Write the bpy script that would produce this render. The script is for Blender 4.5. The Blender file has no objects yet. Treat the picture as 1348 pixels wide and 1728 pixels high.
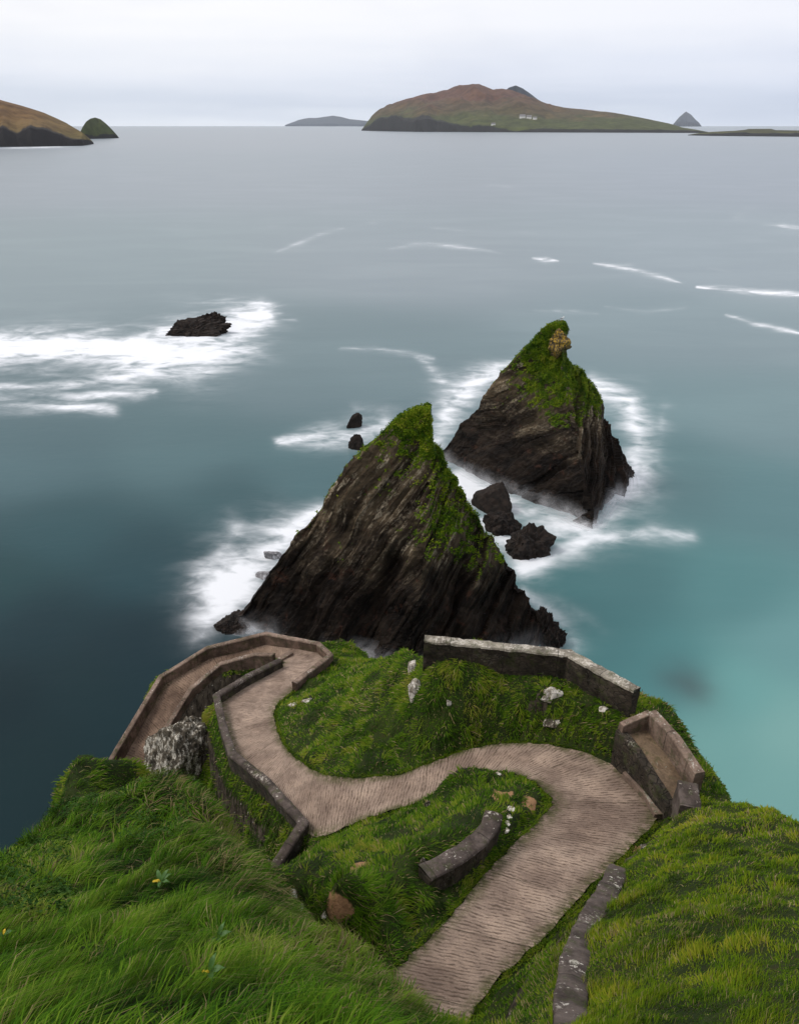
import bpy, math, random
import numpy as np
from mathutils import Vector

# ------------------------------------------------------------------ camera, sky, sun, exposure
S = bpy.context.scene
C = S.collection
F, CAMZ = 1250.0, 55.0                       # focal length in photo pixels, eye height above the sea
PITCH = math.atan(654.0 / F)
cam_data = bpy.data.cameras.new('camera')
cam_data.sensor_fit = 'VERTICAL'
cam_data.sensor_height = 24.0
cam_data.lens = F / 1728.0 * 24.0
cam_data.clip_start, cam_data.clip_end = 0.2, 90000.0
cam = bpy.data.objects.new('camera', cam_data)
cam.location = (0, 0, CAMZ)
cam.rotation_euler = (math.pi / 2 - PITCH, 0, 0)
C.objects.link(cam)
S.camera = cam
S.view_settings.view_transform = 'Standard'
S.view_settings.look = 'None'
S.view_settings.gamma = 1.0
S.view_settings.exposure = 0.25
S.cycles.max_bounces = 6
S.cycles.transparent_max_bounces = 12
S.cycles.volume_bounces = 1

SUN_EL, SUN_AZ = math.radians(52), math.radians(-82)     # azimuth from +Y towards +X
sun_data = bpy.data.lights.new('sun', 'SUN')
sun_data.energy = 1.5
sun_data.angle = math.radians(16)
sun_data.color = (1.0, 0.95, 0.88)
sun = bpy.data.objects.new('sun', sun_data)
sd = Vector((math.sin(SUN_AZ) * math.cos(SUN_EL), math.cos(SUN_AZ) * math.cos(SUN_EL), math.sin(SUN_EL)))
sun.rotation_euler = sd.to_track_quat('Z', 'Y').to_euler()
sun.location = (-60, 40, 120)
C.objects.link(sun)

# ------------------------------------------------------------------ node helpers
class NT:
    def __init__(self, tree):
        self.t = tree
        tree.nodes.clear()
    def n(self, kind, **kw):
        nd = self.t.nodes.new(kind)
        for k, v in kw.items():
            setattr(nd, k, v)
        return nd
    def put(self, sock, v):
        if v is None:
            return
        if hasattr(v, 'links') and hasattr(v, 'is_output'):
            self.t.links.new(v, sock)
        elif isinstance(v, (tuple, list)) and len(v) == 3 and sock.type == 'RGBA':
            sock.default_value = (*v, 1)
        else:
            sock.default_value = v
    def math(self, op, a, b=None, c=None, clamp=False):
        m = self.n('ShaderNodeMath', operation=op, use_clamp=clamp)
        for i, v in enumerate((a, b, c)):
            self.put(m.inputs[i], v)
        return m.outputs[0]
    def mix(self, f, a, b, blend='MIX'):
        m = self.n('ShaderNodeMix', data_type='RGBA', blend_type=blend)
        self.put(m.inputs[0], f); self.put(m.inputs[6], a); self.put(m.inputs[7], b)
        return m.outputs[2]
    def step(self, v, lo, hi):
        m = self.n('ShaderNodeMapRange', interpolation_type='SMOOTHSTEP')
        self.put(m.inputs[0], v); self.put(m.inputs[1], lo); self.put(m.inputs[2], hi)
        return m.outputs[0]
    def mapping(self, vec, scale=(1, 1, 1), rot=(0, 0, 0), loc=(0, 0, 0)):
        m = self.n('ShaderNodeMapping')
        self.put(m.inputs[0], vec)
        m.inputs['Scale'].default_value = scale
        m.inputs['Rotation'].default_value = rot
        m.inputs['Location'].default_value = loc
        return m.outputs[0]
    def noise(self, vec, scale, detail=4, rough=.55, dist=0.0, out=0):
        m = self.n('ShaderNodeTexNoise')
        self.put(m.inputs['Vector'], vec)
        m.inputs['Scale'].default_value = scale
        m.inputs['Detail'].default_value = detail
        m.inputs['Roughness'].default_value = rough
        m.inputs['Distortion'].default_value = dist
        return m.outputs[out]
    def vor(self, vec, scale, feature='F1', out='Distance', rnd=1.0):
        m = self.n('ShaderNodeTexVoronoi', feature=feature)
        self.put(m.inputs['Vector'], vec)
        m.inputs['Scale'].default_value = scale
        m.inputs['Randomness'].default_value = rnd
        return m.outputs[out]
    def ramp(self, f, stops):
        m = self.n('ShaderNodeValToRGB')
        self.put(m.inputs[0], f)
        e = m.color_ramp.elements
        while len(e) < len(stops):
            e.new(0.5)
        for el, (p, c) in zip(e, stops):
            el.position = p
            el.color = (*c, 1)
        return m.outputs[0]
    def attr(self, name, out='Fac'):
        return self.n('ShaderNodeAttribute', attribute_name=name).outputs[out]
    def bump(self, h, strength, dist, normal=None):
        b = self.n('ShaderNodeBump')
        b.inputs['Strength'].default_value = strength
        b.inputs['Distance'].default_value = dist
        self.put(b.inputs['Height'], h)
        if normal is not None:
            self.put(b.inputs['Normal'], normal)
        return b.outputs[0]
    def coord(self, out='Object'):
        return self.n('ShaderNodeTexCoord').outputs[out]
    def principled(self, col, rough=.8, normal=None, spec=.3, alpha=None, **kw):
        p = self.n('ShaderNodeBsdfPrincipled')
        self.put(p.inputs['Base Color'], col)
        self.put(p.inputs['Roughness'], rough)
        self.put(p.inputs['Specular IOR Level'], spec)
        self.put(p.inputs['Normal'], normal)
        self.put(p.inputs['Alpha'], alpha)
        for k, v in kw.items():
            self.put(p.inputs[k], v)
        o = self.n('ShaderNodeOutputMaterial')
        self.t.links.new(p.outputs[0], o.inputs[0])
        return p

def new_mat(name):
    m = bpy.data.materials.new(name)
    m.use_nodes = True
    return m, NT(m.node_tree)

# sky: overcast cloud deck with a little of the clear sky behind it
W = bpy.data.worlds.new('World')
S.world = W
W.use_nodes = True
w = NT(W.node_tree)
sky = w.n('ShaderNodeTexSky', sky_type='NISHITA')
sky.sun_disc = False
sky.sun_elevation = SUN_EL
sky.sun_rotation = SUN_AZ
bg1 = w.n('ShaderNodeBackground')
w.put(bg1.inputs[0], sky.outputs[0]); bg1.inputs[1].default_value = 0.08
dirv = w.coord('Generated')
sep = w.n('ShaderNodeSeparateXYZ'); w.put(sep.inputs[0], dirv)
bands = w.noise(w.mapping(dirv, (2.2, 2.2, 26)), 1.6, 4, .5)
big = w.noise(w.mapping(dirv, (3, 3, 9), loc=(.4, 1.3, .2)), 1.3, 3, .5)
elev = w.math('ADD', sep.outputs[2], w.math('MULTIPLY', w.math('SUBTRACT', bands, .5), .05))
cloud = w.ramp(elev, [(0.0, (.70, .74, .80)), (.022, (.56, .61, .70)), (.05, (.69, .72, .79)), (.10, (.825, .825, .845)), (.30, (.88, .872, .88)), (1.0, (.98, .98, 1.0))])
side = w.step(sep.outputs[0], -.35, .5)
cloud = w.mix(w.math('MULTIPLY', side, .75), cloud, w.mix(1.0, cloud, (.88, .905, .97), 'MULTIPLY'))
cloud = w.mix(w.math('MULTIPLY', w.step(big, .40, .66), .55), cloud, w.mix(1.0, cloud, (.87, .885, .92), 'MULTIPLY'))
bg2 = w.n('ShaderNodeBackground')
w.put(bg2.inputs[0], cloud); bg2.inputs[1].default_value = 1.05
ms = w.n('ShaderNodeMixShader'); ms.inputs[0].default_value = .96
w.t.links.new(bg1.outputs[0], ms.inputs[1]); w.t.links.new(bg2.outputs[0], ms.inputs[2])
wo = w.n('ShaderNodeOutputWorld'); w.t.links.new(ms.outputs[0], wo.inputs[0])

# ------------------------------------------------------------------ numbers
rng = np.random.default_rng(7)
cp, sp = math.cos(PITCH), math.sin(PITCH)

def ray(u, v):
    x = (np.asarray(u, float) - 674) / F
    y = -(np.asarray(v, float) - 864) / F
    return np.stack([x, cp + sp * y, -sp + cp * y], -1)

def pt(u, v, below):
    """world point on the view ray of a photo pixel, this far below the eye"""
    r = ray(u, v)
    return np.array([0, 0, CAMZ]) + r * (np.asarray(below, float) / -r[..., 2])[..., None]

def sea_pt(u, v):
    return pt(u, v, CAMZ)

def on_y(u, v, y):
    r = ray(u, v)
    return np.array([0, 0, CAMZ]) + r * (np.asarray(y, float) / r[..., 1])[..., None]

def project(p):
    x, y, z = p[..., 0], p[..., 1], p[..., 2] - CAMZ
    d = y * cp - z * sp
    d = np.where(d < .1, .1, d)
    return 674 + F * x / d, 864 - F * (y * sp + z * cp) / d, d

def hash3(i, j, k, seed):
    h = (i * 374761393 + j * 668265263 + k * 2147483647 + seed * 974711) & 0xFFFFFFFF
    h = ((h ^ (h >> 13)) * 1274126177) & 0xFFFFFFFF
    h = ((h ^ (h >> 16)) * 2246822519) & 0xFFFFFFFF
    return (h ^ (h >> 15)) & 0xFFFFFFFF

def hash01(i, seed=0, j=0):
    i = np.asarray(i).astype(np.int64)
    return hash3(i, np.zeros_like(i) + np.asarray(j).astype(np.int64), np.zeros_like(i), seed) / 4294967295.0

def pnoise(p, seed=0):
    """gradient noise, about -1..1, p is (N,3)"""
    p = np.asarray(p, float)
    f0 = np.floor(p)
    i = f0.astype(np.int64)
    f = p - f0
    w_ = f * f * f * (f * (f * 6 - 15) + 10)
    out = 0
    for dx in (0, 1):
        for dy in (0, 1):
            for dz in (0, 1):
                h = hash3(i[:, 0] + dx, i[:, 1] + dy, i[:, 2] + dz, seed)
                a = (h & 0xFFFF) / 65535.0 * 2 * np.pi
                zc = ((h >> 16) & 0xFFFF) / 65535.0 * 2 - 1
                rr = np.sqrt(1 - zc * zc)
                g = (f[:, 0] - dx) * rr * np.cos(a) + (f[:, 1] - dy) * rr * np.sin(a) + (f[:, 2] - dz) * zc
                wt = (w_[:, 0] if dx else 1 - w_[:, 0]) * (w_[:, 1] if dy else 1 - w_[:, 1]) * (w_[:, 2] if dz else 1 - w_[:, 2])
                out = out + g * wt
    return out * 1.5

def fbm(p, seed=0, octaves=4, gain=.5):
    p = np.asarray(p, float)
    a, s, o = 1.0, 0, 0
    for k in range(octaves):
        o = o + a * pnoise(p * 2 ** k + 17.3 * k, seed + k)
        s += a
        a *= gain
    return o / s * 1.3

def xy0(x, y, s=1.0):
    return np.stack([x * s, y * s, np.zeros_like(x)], -1)

def smooth(a, lo, hi):
    t = np.clip((a - lo) / (hi - lo), 0, 1)
    return t * t * (3 - 2 * t)

# ------------------------------------------------------------------ object helpers
def tag(o, label=None, cat=None, group=None, kind=None):
    for k, v in (('label', label), ('category', cat), ('group', group), ('kind', kind)):
        if v:
            o[k] = v
    return o

def empty(name, loc=(0, 0, 0)):
    o = bpy.data.objects.new(name, None)
    o.location = loc
    C.objects.link(o)
    return o

def mesh_obj(name, verts, faces=None, mat=None, parent=None, smooth_shade=True, quads=None, tris=None, attrs=None, colors=None, origin=None):
    """verts (N,3); quads (M,4) and tris (K,3) arrays, or a list of faces"""
    verts = np.asarray(verts, float)
    origin = np.zeros(3) if origin is None else np.asarray(origin, float)
    me = bpy.data.meshes.new(name)
    if faces is not None:
        me.from_pydata((verts - origin).tolist(), [], [list(map(int, f)) for f in faces])
    else:
        q = np.zeros((0, 4), int) if quads is None else np.asarray(quads)
        t = np.zeros((0, 3), int) if tris is None else np.asarray(tris)
        me.vertices.add(len(verts))
        me.vertices.foreach_set('co', (verts - origin).astype(np.float32).ravel())
        loops = np.concatenate([q.ravel(), t.ravel()]).astype(np.int32)
        me.loops.add(len(loops))
        me.loops.foreach_set('vertex_index', loops)
        n = len(q) + len(t)
        me.polygons.add(n)
        starts = np.concatenate([np.arange(len(q)) * 4, len(q) * 4 + np.arange(len(t)) * 3]).astype(np.int32)
        me.polygons.foreach_set('loop_start', starts)
        me.update(calc_edges=True)
    me.polygons.foreach_set('use_smooth', np.full(len(me.polygons), smooth_shade))
    for k, v in (attrs or {}).items():
        a = me.attributes.new(k, 'FLOAT', 'POINT')
        a.data.foreach_set('value', np.asarray(v, np.float32).ravel())
    for k, v in (colors or {}).items():
        a = me.attributes.new(k, 'FLOAT_COLOR', 'POINT')
        v = np.asarray(v, np.float32)
        a.data.foreach_set('color', np.concatenate([v, np.ones((len(v), 1), np.float32)], 1).ravel())
    me.validate()
    if mat:
        me.materials.append(mat)
    o = bpy.data.objects.new(name, me)
    C.objects.link(o)
    if parent is not None:
        o.parent = parent
    o.location = Vector(origin)
    return o

def grid_faces(nu, nv, wrap_u=False, off=0, flip=False):
    iu = np.arange(nu if wrap_u else nu - 1)
    iv = np.arange(nv - 1)
    a, b = np.meshgrid(iu, iv, indexing='ij')
    a, b = a.ravel(), b.ravel()
    a2 = (a + 1) % nu
    q = np.stack([a * nv + b, a2 * nv + b, a2 * nv + b + 1, a * nv + b + 1], 1) + off
    return q[:, ::-1] if flip else q

def catmull(P, n):
    """resample the rows of P (stations) n times per span"""
    P = np.asarray(P, float)
    Q = np.concatenate([[2 * P[0] - P[1]], P, [2 * P[-1] - P[-2]]])
    out = []
    for i in range(1, len(Q) - 2):
        p0, p1, p2, p3 = Q[i - 1], Q[i], Q[i + 1], Q[i + 2]
        for t in np.linspace(0, 1, n, endpoint=False):
            out.append(.5 * (2 * p1 + (p2 - p0) * t + (2 * p0 - 5 * p1 + 4 * p2 - p3) * t * t + (3 * p1 - p0 - 3 * p2 + p3) * t ** 3))
    out.append(P[-1])
    return np.array(out)
# ------------------------------------------------------------------ materials
def make_path_mat():
    m, t = new_mat('ribbed_concrete')
    uv = t.n('ShaderNodeUVMap', uv_map='UVMap').outputs[0]
    ob = t.coord('Object')
    su = t.n('ShaderNodeSeparateXYZ'); t.put(su.inputs[0], uv)
    warp = t.noise(ob, 1.3, 3, .6)
    warp2 = t.noise(ob, 7.0, 3, .7)
    u2 = t.math('ADD', su.outputs[0], t.math('ADD', t.math('MULTIPLY', warp, .35), t.math('MULTIPLY', warp2, .075)))
    ribs = t.math('SINE', t.math('MULTIPLY', u2, 2 * math.pi / .17))
    ribs = t.math('MULTIPLY_ADD', ribs, .5, .5)
    dash = t.noise(t.mapping(uv, (7.5, 2.2, 1)), 1.0, 6, .8)
    groove = t.math('MULTIPLY', t.step(ribs, .55, .05), t.step(dash, .45, .62))
    fine = t.noise(ob, 38, 3, .7)
    patch = t.noise(ob, .55, 4, .6)
    speck = t.step(t.noise(ob, 14, 2, .6), .66, .74)
    col = t.mix(t.step(patch, .32, .68), (.240, .183, .150), (.405, .322, .264))
    col = t.mix(t.math('MULTIPLY', t.step(fine, .38, .66), .55), t.mix(1., col, (.66, .62, .60), 'MULTIPLY'), t.mix(1., col, (1.22, 1.2, 1.16), 'MULTIPLY'))
    col = t.mix(t.math('MULTIPLY', speck, .35), col, (.55, .45, .38))
    col = t.mix(t.math('MULTIPLY', groove, .82), col, (.085, .058, .042))
    stain = t.noise(ob, .9, 6, .75, .6)
    col = t.mix(t.math('MULTIPLY', t.step(stain, .52, .66), .45), col, t.mix(1., col, (.50, .47, .46), 'MULTIPLY'))
    ju = t.math('ABSOLUTE', t.math('SUBTRACT', t.math('FRACT', t.math('DIVIDE', t.math('ADD', su.outputs[0], t.math('MULTIPLY', warp2, .10)), 3.4)), .5))
    joint = t.math('MULTIPLY', t.step(ju, .008, .003), t.step(t.noise(ob, 1.7, 3, .6), .35, .5))
    col = t.mix(t.math('MULTIPLY', joint, .8), col, (.045, .038, .022))
    jn = t.n('ShaderNodeTexWhiteNoise', noise_dimensions='1D')
    t.put(jn.inputs['W'], t.math('FLOOR', t.math('ADD', t.math('DIVIDE', su.outputs[0], 3.4), .5)))
    col = t.mix(1.0, col, t.mix(jn.outputs['Value'], (.86, .84, .82), (1.10, 1.09, 1.07)), 'MULTIPLY')
    edge = t.attr('edge')
    worn = t.math('MULTIPLY', t.step(edge, .75, .15), t.step(t.noise(ob, 1.1, 4, .65), .38, .62))
    col = t.mix(t.math('MULTIPLY', worn, .40), col, t.mix(1., col, (1.28, 1.24, 1.20), 'MULTIPLY'))
    moss = t.math('MULTIPLY', t.step(edge, .58, 1.0), t.step(t.noise(ob, 2.3, 5, .75), .36, .58))
    col = t.mix(t.math('MULTIPLY', moss, .9), col, (.055, .058, .018))
    h = t.math('ADD', t.math('MULTIPLY', ribs, .6), t.math('MULTIPLY', fine, .5))
    h = t.math('SUBTRACT', h, t.math('MULTIPLY', groove, .9))
    col = t.mix(t.math('MULTIPLY', t.attr('wall_shade'), .8), col, t.mix(1., col, (.56, .50, .45), 'MULTIPLY'))  # lowest ramp painted darker to stand in for shade from its walls
    t.principled(col, .9, t.bump(h, .8, .035), .12)
    return m

def make_wall_mat(name, base, dark, lichen_amt, blocks):
    """weathered concrete or rubble; pale lichen spots and moss"""
    m, t = new_mat(name)
    ob = t.coord('Object')
    n1 = t.noise(ob, 1.1, 5, .65)
    n2 = t.noise(ob, 9, 4, .7)
    col = t.mix(t.step(n1, .32, .68), dark, base)
    col = t.mix(t.math('MULTIPLY', t.step(n2, .4, .65), .5), col, t.mix(1., col, (1.35, 1.32, 1.28), 'MULTIPLY'))
    h = t.math('ADD', t.math('MULTIPLY', n2, .5), n1)
    if blocks:
        bv = t.mapping(ob, (1, 1, 1.9))
        e = t.vor(bv, 2.6, 'DISTANCE_TO_EDGE')
        cellc = t.n('ShaderNodeSeparateColor'); t.put(cellc.inputs[0], t.vor(bv, 2.6, 'F1', 'Color'))
        col = t.mix(t.math('MULTIPLY', cellc.outputs[0], .6), col, t.mix(1., col, (.5, .48, .46), 'MULTIPLY'))
        joint = t.step(e, .07, .0)
        col = t.mix(t.math('MULTIPLY', joint, .75), col, (.018, .015, .012))
        h = t.math('SUBTRACT', h, t.math('MULTIPLY', joint, 1.6))
    else:
        zz = t.n('ShaderNodeSeparateXYZ'); t.put(zz.inputs[0], ob)
        boards = t.step(t.math('ABSOLUTE', t.math('SINE', t.math('MULTIPLY', zz.outputs[2], 9.0))), .08, .0)
        col = t.mix(t.math('MULTIPLY', boards, .25), col, dark)
        streak = t.noise(t.mapping(ob, (5, 5, .5)), 1.0, 4, .6)
        col = t.mix(t.math('MULTIPLY', t.step(streak, .52, .72), .55), col, t.mix(1., dark, (.5, .48, .42), 'MULTIPLY'))
    up = t.n('ShaderNodeSeparateXYZ'); t.put(up.inputs[0], t.n('ShaderNodeNewGeometry').outputs['Normal'])
    upf = t.step(up.outputs[2], .3, .85)
    spots = t.math('ADD', t.noise(ob, 7.5, 5, .75), t.math('MULTIPLY', t.math('SUBTRACT', t.noise(ob, .8, 3, .6), .5), .55))
    spots = t.math('MULTIPLY', t.step(spots, .68 - .17 * lichen_amt, .71 - .14 * lichen_amt), t.math('MULTIPLY_ADD', upf, .75, .25))
    col = t.mix(spots, col, (.50, .46, .40))
    rj = t.math('ABSOLUTE', t.math('SUBTRACT', t.math('FRACT', t.math('DIVIDE', t.attr('run'), 2.7)), .5))
    col = t.mix(t.math('MULTIPLY', t.step(rj, .009, .004), .8), col, (.02, .016, .012))
    grime = t.noise(ob, .45, 5, .7, .8)
    col = t.mix(t.math('MULTIPLY', t.step(grime, .42, .60), .65), col, t.mix(1., col, (.42, .39, .36), 'MULTIPLY'))
    moss = t.math('MULTIPLY', t.step(t.noise(ob, 1.9, 5, .7), .50, .64), 1.0)
    col = t.mix(t.math('MULTIPLY', moss, .6), col, (.040, .046, .014))
    t.principled(col, .92, t.bump(h, .7, .05), .2)
    return m

def make_rock_mat(name, wet_top, turf_cols, tan):
    m, t = new_mat(name)
    ob = t.coord('Object')
    sep_ = t.n('ShaderNodeSeparateXYZ'); t.put(sep_.inputs[0], t.n('ShaderNodeNewGeometry').outputs['Position'])
    z = sep_.outputs[2]
    bed = t.attr('bed')                                   # coordinate across the bedding planes
    n1 = t.noise(ob, .35, 5, .65)
    n2 = t.noise(ob, 2.2, 5, .7)
    vec = t.n('ShaderNodeCombineXYZ')
    t.put(vec.inputs[0], bed); t.put(vec.inputs[1], t.math('MULTIPLY', z, .16)); t.put(vec.inputs[2], t.math('MULTIPLY', n1, .3))
    lay = t.noise(vec.outputs[0], 2.6, 5, .7)
    lay2 = t.noise(vec.outputs[0], .8, 3, .6)
    dry = t.step(t.math('ADD', z, t.math('MULTIPLY', t.math('SUBTRACT', n1, .5), 16)), wet_top * .35, wet_top)
    col = t.mix(t.step(lay, .35, .62), (.0035, .0026, .0023), (.017, .012, .009))
    pale = t.math('MULTIPLY', t.math('MULTIPLY', t.step(lay, .50, .62), t.step(n2, .40, .58)), dry)
    col = t.mix(t.math('MULTIPLY', dry, .55), col, t.mix(t.step(lay2, .35, .65), (.030, .022, .015), (.170, .130, .085)))
    col = t.mix(t.math('MULTIPLY', pale, .85), col, tan)
    tone = t.attr('tone')
    col = t.mix(1.0, col, t.mix(t.step(tone, .05, .95), (.45, .44, .43), (1.65, 1.6, 1.5)), 'MULTIPLY')
    rust = t.math('MULTIPLY', t.step(t.noise(ob, .55, 4, .6, .5), .58, .72), .55)
    col = t.mix(rust, col, (.060, .026, .016))
    turf = t.math('ADD', t.attr('turf'), t.math('MULTIPLY', t.math('SUBTRACT', n2, .5), .9))
    tc = t.mix(t.step(t.noise(ob, .9, 4, .7), .35, .65), turf_cols[0], turf_cols[1])
    col = t.mix(t.step(turf, .42, .6), col, tc)
    h = t.math('ADD', t.math('MULTIPLY', lay, 1.0), t.math('MULTIPLY', n2, .6))
    rough = t.math('MULTIPLY_ADD', dry, .3, .6)
    t.principled(col, rough, t.bump(h, .9, .35), .08)
    return m

def make_stone_mat(name, a, b, white, amt):
    """boulders and outcrops with crusts of pale lichen"""
    m, t = new_mat(name)
    ob = t.coord('Object')
    n1 = t.noise(ob, 1.0, 5, .65)
    n2 = t.noise(ob, 5, 5, .7)
    col = t.mix(t.step(n1, .35, .65), a, b)
    sp_ = t.math('ADD', t.noise(t.mapping(ob, (1, 1, .38)), 4.2, 6, .78), t.math('MULTIPLY', t.math('SUBTRACT', n1, .5), .35))
    sp_ = t.step(sp_, .62 - amt, .67 - amt)
    col = t.mix(sp_, col, white)
    cr = t.step(t.vor(ob, 1.6, 'DISTANCE_TO_EDGE'), .05, .0)
    col = t.mix(t.math('MULTIPLY', cr, .6), col, (.012, .010, .008))
    t.principled(col, .9, t.bump(t.math('ADD', n2, n1), .8, .05), .2)
    return m

def make_ground_mat():
    m, t = new_mat('turf_and_rock')
    ob = t.coord('Object')
    n1 = t.noise(ob, .5, 5, .65)
    n2 = t.noise(ob, 3.0, 5, .7)
    n3 = t.noise(ob, 18, 3, .7)
    g = t.mix(t.step(n1, .35, .65), (.009, .016, .003), (.020, .030, .005))
    g = t.mix(t.math('MULTIPLY', t.step(n2, .5, .7), .6), g, (.030, .022, .010))
    g = t.mix(t.math('MULTIPLY', t.step(n3, .4, .7), .5), g, t.mix(1., g, (1.7, 1.6, 1.3), 'MULTIPLY'))
    lay = t.noise(t.mapping(ob, (1.6, .7, .5), rot=(.3, .7, 0)), 2.2, 5, .7)
    r = t.mix(t.step(lay, .38, .62), (.018, .014, .010), (.075, .060, .044))
    r = t.mix(t.step(t.noise(ob, 3.5, 5, .75), .63, .68), r, (.34, .31, .26))
    col = t.mix(t.step(t.math('ADD', t.attr('rock'), t.math('MULTIPLY', t.math('SUBTRACT', n2, .5), .7)), .42, .58), g, r)
    col = t.mix(t.step(t.math('ADD', t.attr('soil'), t.math('MULTIPLY', t.math('SUBTRACT', n2, .5), .5)), .45, .6), col, t.mix(n2, (.20, .105, .052), (.32, .19, .10)))
    t.principled(col, .95, t.bump(t.math('ADD', n2, t.math('MULTIPLY', lay, .6)), .8, .12), .15)
    return m

def make_blade_mat(name='grass_blades'):
    m, t = new_mat(name)
    col = t.attr('tint', 'Color')
    p = t.principled(col, .7, None, .05)
    d = t.n('ShaderNodeBsdfTranslucent'); t.put(d.inputs[0], col)
    mx = t.n('ShaderNodeMixShader'); mx.inputs[0].default_value = .25
    t.t.links.new(p.outputs[0], mx.inputs[1]); t.t.links.new(d.outputs[0], mx.inputs[2])
    t.t.links.new(mx.outputs[0], t.t.nodes['Material Output'].inputs[0])
    return m

def make_sea_mat():
    m, t = new_mat('sea_water')
    ob = t.coord('Object')
    tint = t.attr('water', 'Color')
    foam = t.attr('foam')
    streak = t.noise(t.mapping(ob, (.065, .105, 1), rot=(0, 0, .25)), 1.0, 5, .52, 1.5)
    fine = t.noise(t.mapping(ob, (.28, .46, 1), rot=(0, 0, .25)), 1.0, 4, .55, 1.0)
    nn = t.math('ADD', t.math('MULTIPLY', t.step(streak, .25, .75), .75), t.math('MULTIPLY', t.step(fine, .2, .8), .38))
    broad = t.noise(t.mapping(ob, (.022, .035, 1), rot=(0, 0, .3)), 1.0, 4, .55, 1.0)
    foam = t.math('MULTIPLY', foam, t.math('MULTIPLY_ADD', t.step(broad, .28, .72), .75, .48))
    f = t.math('MULTIPLY', foam, t.math('ADD', .32, nn))
    f = t.math('MULTIPLY', t.math('POWER', t.step(f, .0, 1.30), 1.15), .95)
    drift = t.noise(t.mapping(ob, (.012, .03, 1), rot=(0, 0, .15)), 1.0, 4, .6, .5)
    col = t.mix(t.math('MULTIPLY', t.step(drift, .40, .70), .28), tint, t.mix(1., tint, (1.5, 1.4, 1.35), 'MULTIPLY'))
    col = t.mix(t.math('MULTIPLY', f, .93), col, (.76, .77, .80))
    rough = t.math('MULTIPLY_ADD', f, .5, .30)
    far = t.noise(t.mapping(ob, (.02, .06, 1)), 1.0, 6, .65)
    b = t.bump(t.math('ADD', t.math('MULTIPLY', fine, .3), far), .06, 1.2)
    t.principled(col, rough, b, t.math('MULTIPLY_ADD', f, -.15, .20), **{'IOR': 1.33})
    return m

def make_swash_mat():
    m, t = new_mat('white_swash')
    ob = t.coord('Object')
    n = t.noise(t.mapping(ob, (.5, .5, .9)), 1.0, 5, .65, .5)
    a = t.math('MULTIPLY', t.attr('alpha'), t.step(n, .22, .72), clamp=True)
    t.principled((.78, .78, .81), 1.0, None, 0.0, a)
    return m

def make_island_mat(name, low, mid, top, cliff):
    m, t = new_mat(name)
    ob = t.coord('Object')
    n1 = t.noise(ob, .0022, 6, .6)
    n2 = t.noise(ob, .012, 5, .7)
    hh = t.math('ADD', t.attr('rise'), t.math('MULTIPLY', t.math('SUBTRACT', n1, .5), .75))
    col = t.mix(t.step(hh, .18, .42), low, mid)
    col = t.mix(t.step(hh, .40, .68), col, top)
    col = t.mix(t.math('MULTIPLY', t.step(n2, .40, .62), .8), col, t.mix(1., col, (.48, .46, .46), 'MULTIPLY'))
    col = t.mix(t.math('MULTIPLY', t.step(t.noise(ob, .0045, 5, .7), .50, .64), .5), col, t.mix(1., col, (1.45, 1.5, 1.2), 'MULTIPLY'))
    c = t.math('ADD', t.attr('cliff'), t.math('MULTIPLY', t.math('SUBTRACT', n2, .5), .8))
    col = t.mix(t.step(c, .4, .62), col, cliff)
    t.principled(col, .95, t.bump(n2, .6, 12), .1)
    return m

def plain_mat(name, col, rough=.8, var=.3, scale=8):
    m, t = new_mat(name)
    n = t.noise(t.coord('Object'), scale, 4, .6)
    c = t.mix(n, tuple(x * (1 - var) for x in col), tuple(min(1, x * (1 + var)) for x in col))
    t.principled(c, rough, None, .25)
    return m

M_PATH = make_path_mat()
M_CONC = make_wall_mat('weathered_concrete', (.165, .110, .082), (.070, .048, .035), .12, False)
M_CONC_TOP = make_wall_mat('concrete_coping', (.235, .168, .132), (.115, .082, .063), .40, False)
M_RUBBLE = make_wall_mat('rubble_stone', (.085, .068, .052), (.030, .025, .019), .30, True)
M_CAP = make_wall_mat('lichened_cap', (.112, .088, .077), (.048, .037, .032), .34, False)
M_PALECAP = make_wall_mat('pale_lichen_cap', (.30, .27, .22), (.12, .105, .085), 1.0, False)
M_ROCK = make_rock_mat('bedded_sea_rock', 18.0, ((.024, .050, .005), (.095, .120, .014)), (.31, .265, .20))
M_SHORE = make_stone_mat('wet_sea_rock', (.010, .008, .007), (.026, .018, .014), (.05, .035, .028), -.04)
M_LICHEN = make_stone_mat('lichened_rock', (.040, .033, .024), (.15, .125, .092), (.52, .48, .41), .10)
M_VEIL = make_stone_mat('foam_veiled_rock', (.16, .155, .16), (.30, .29, .30), (.55, .55, .57), .05)
M_WHITE = make_stone_mat('white_lichen_rock', (.20, .17, .13), (.36, .32, .26), (.60, .56, .50), .16)
M_GROUND = make_ground_mat()
M_BLADE = make_blade_mat()
M_SEA = make_sea_mat()
M_SWASH = make_swash_mat()
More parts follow.
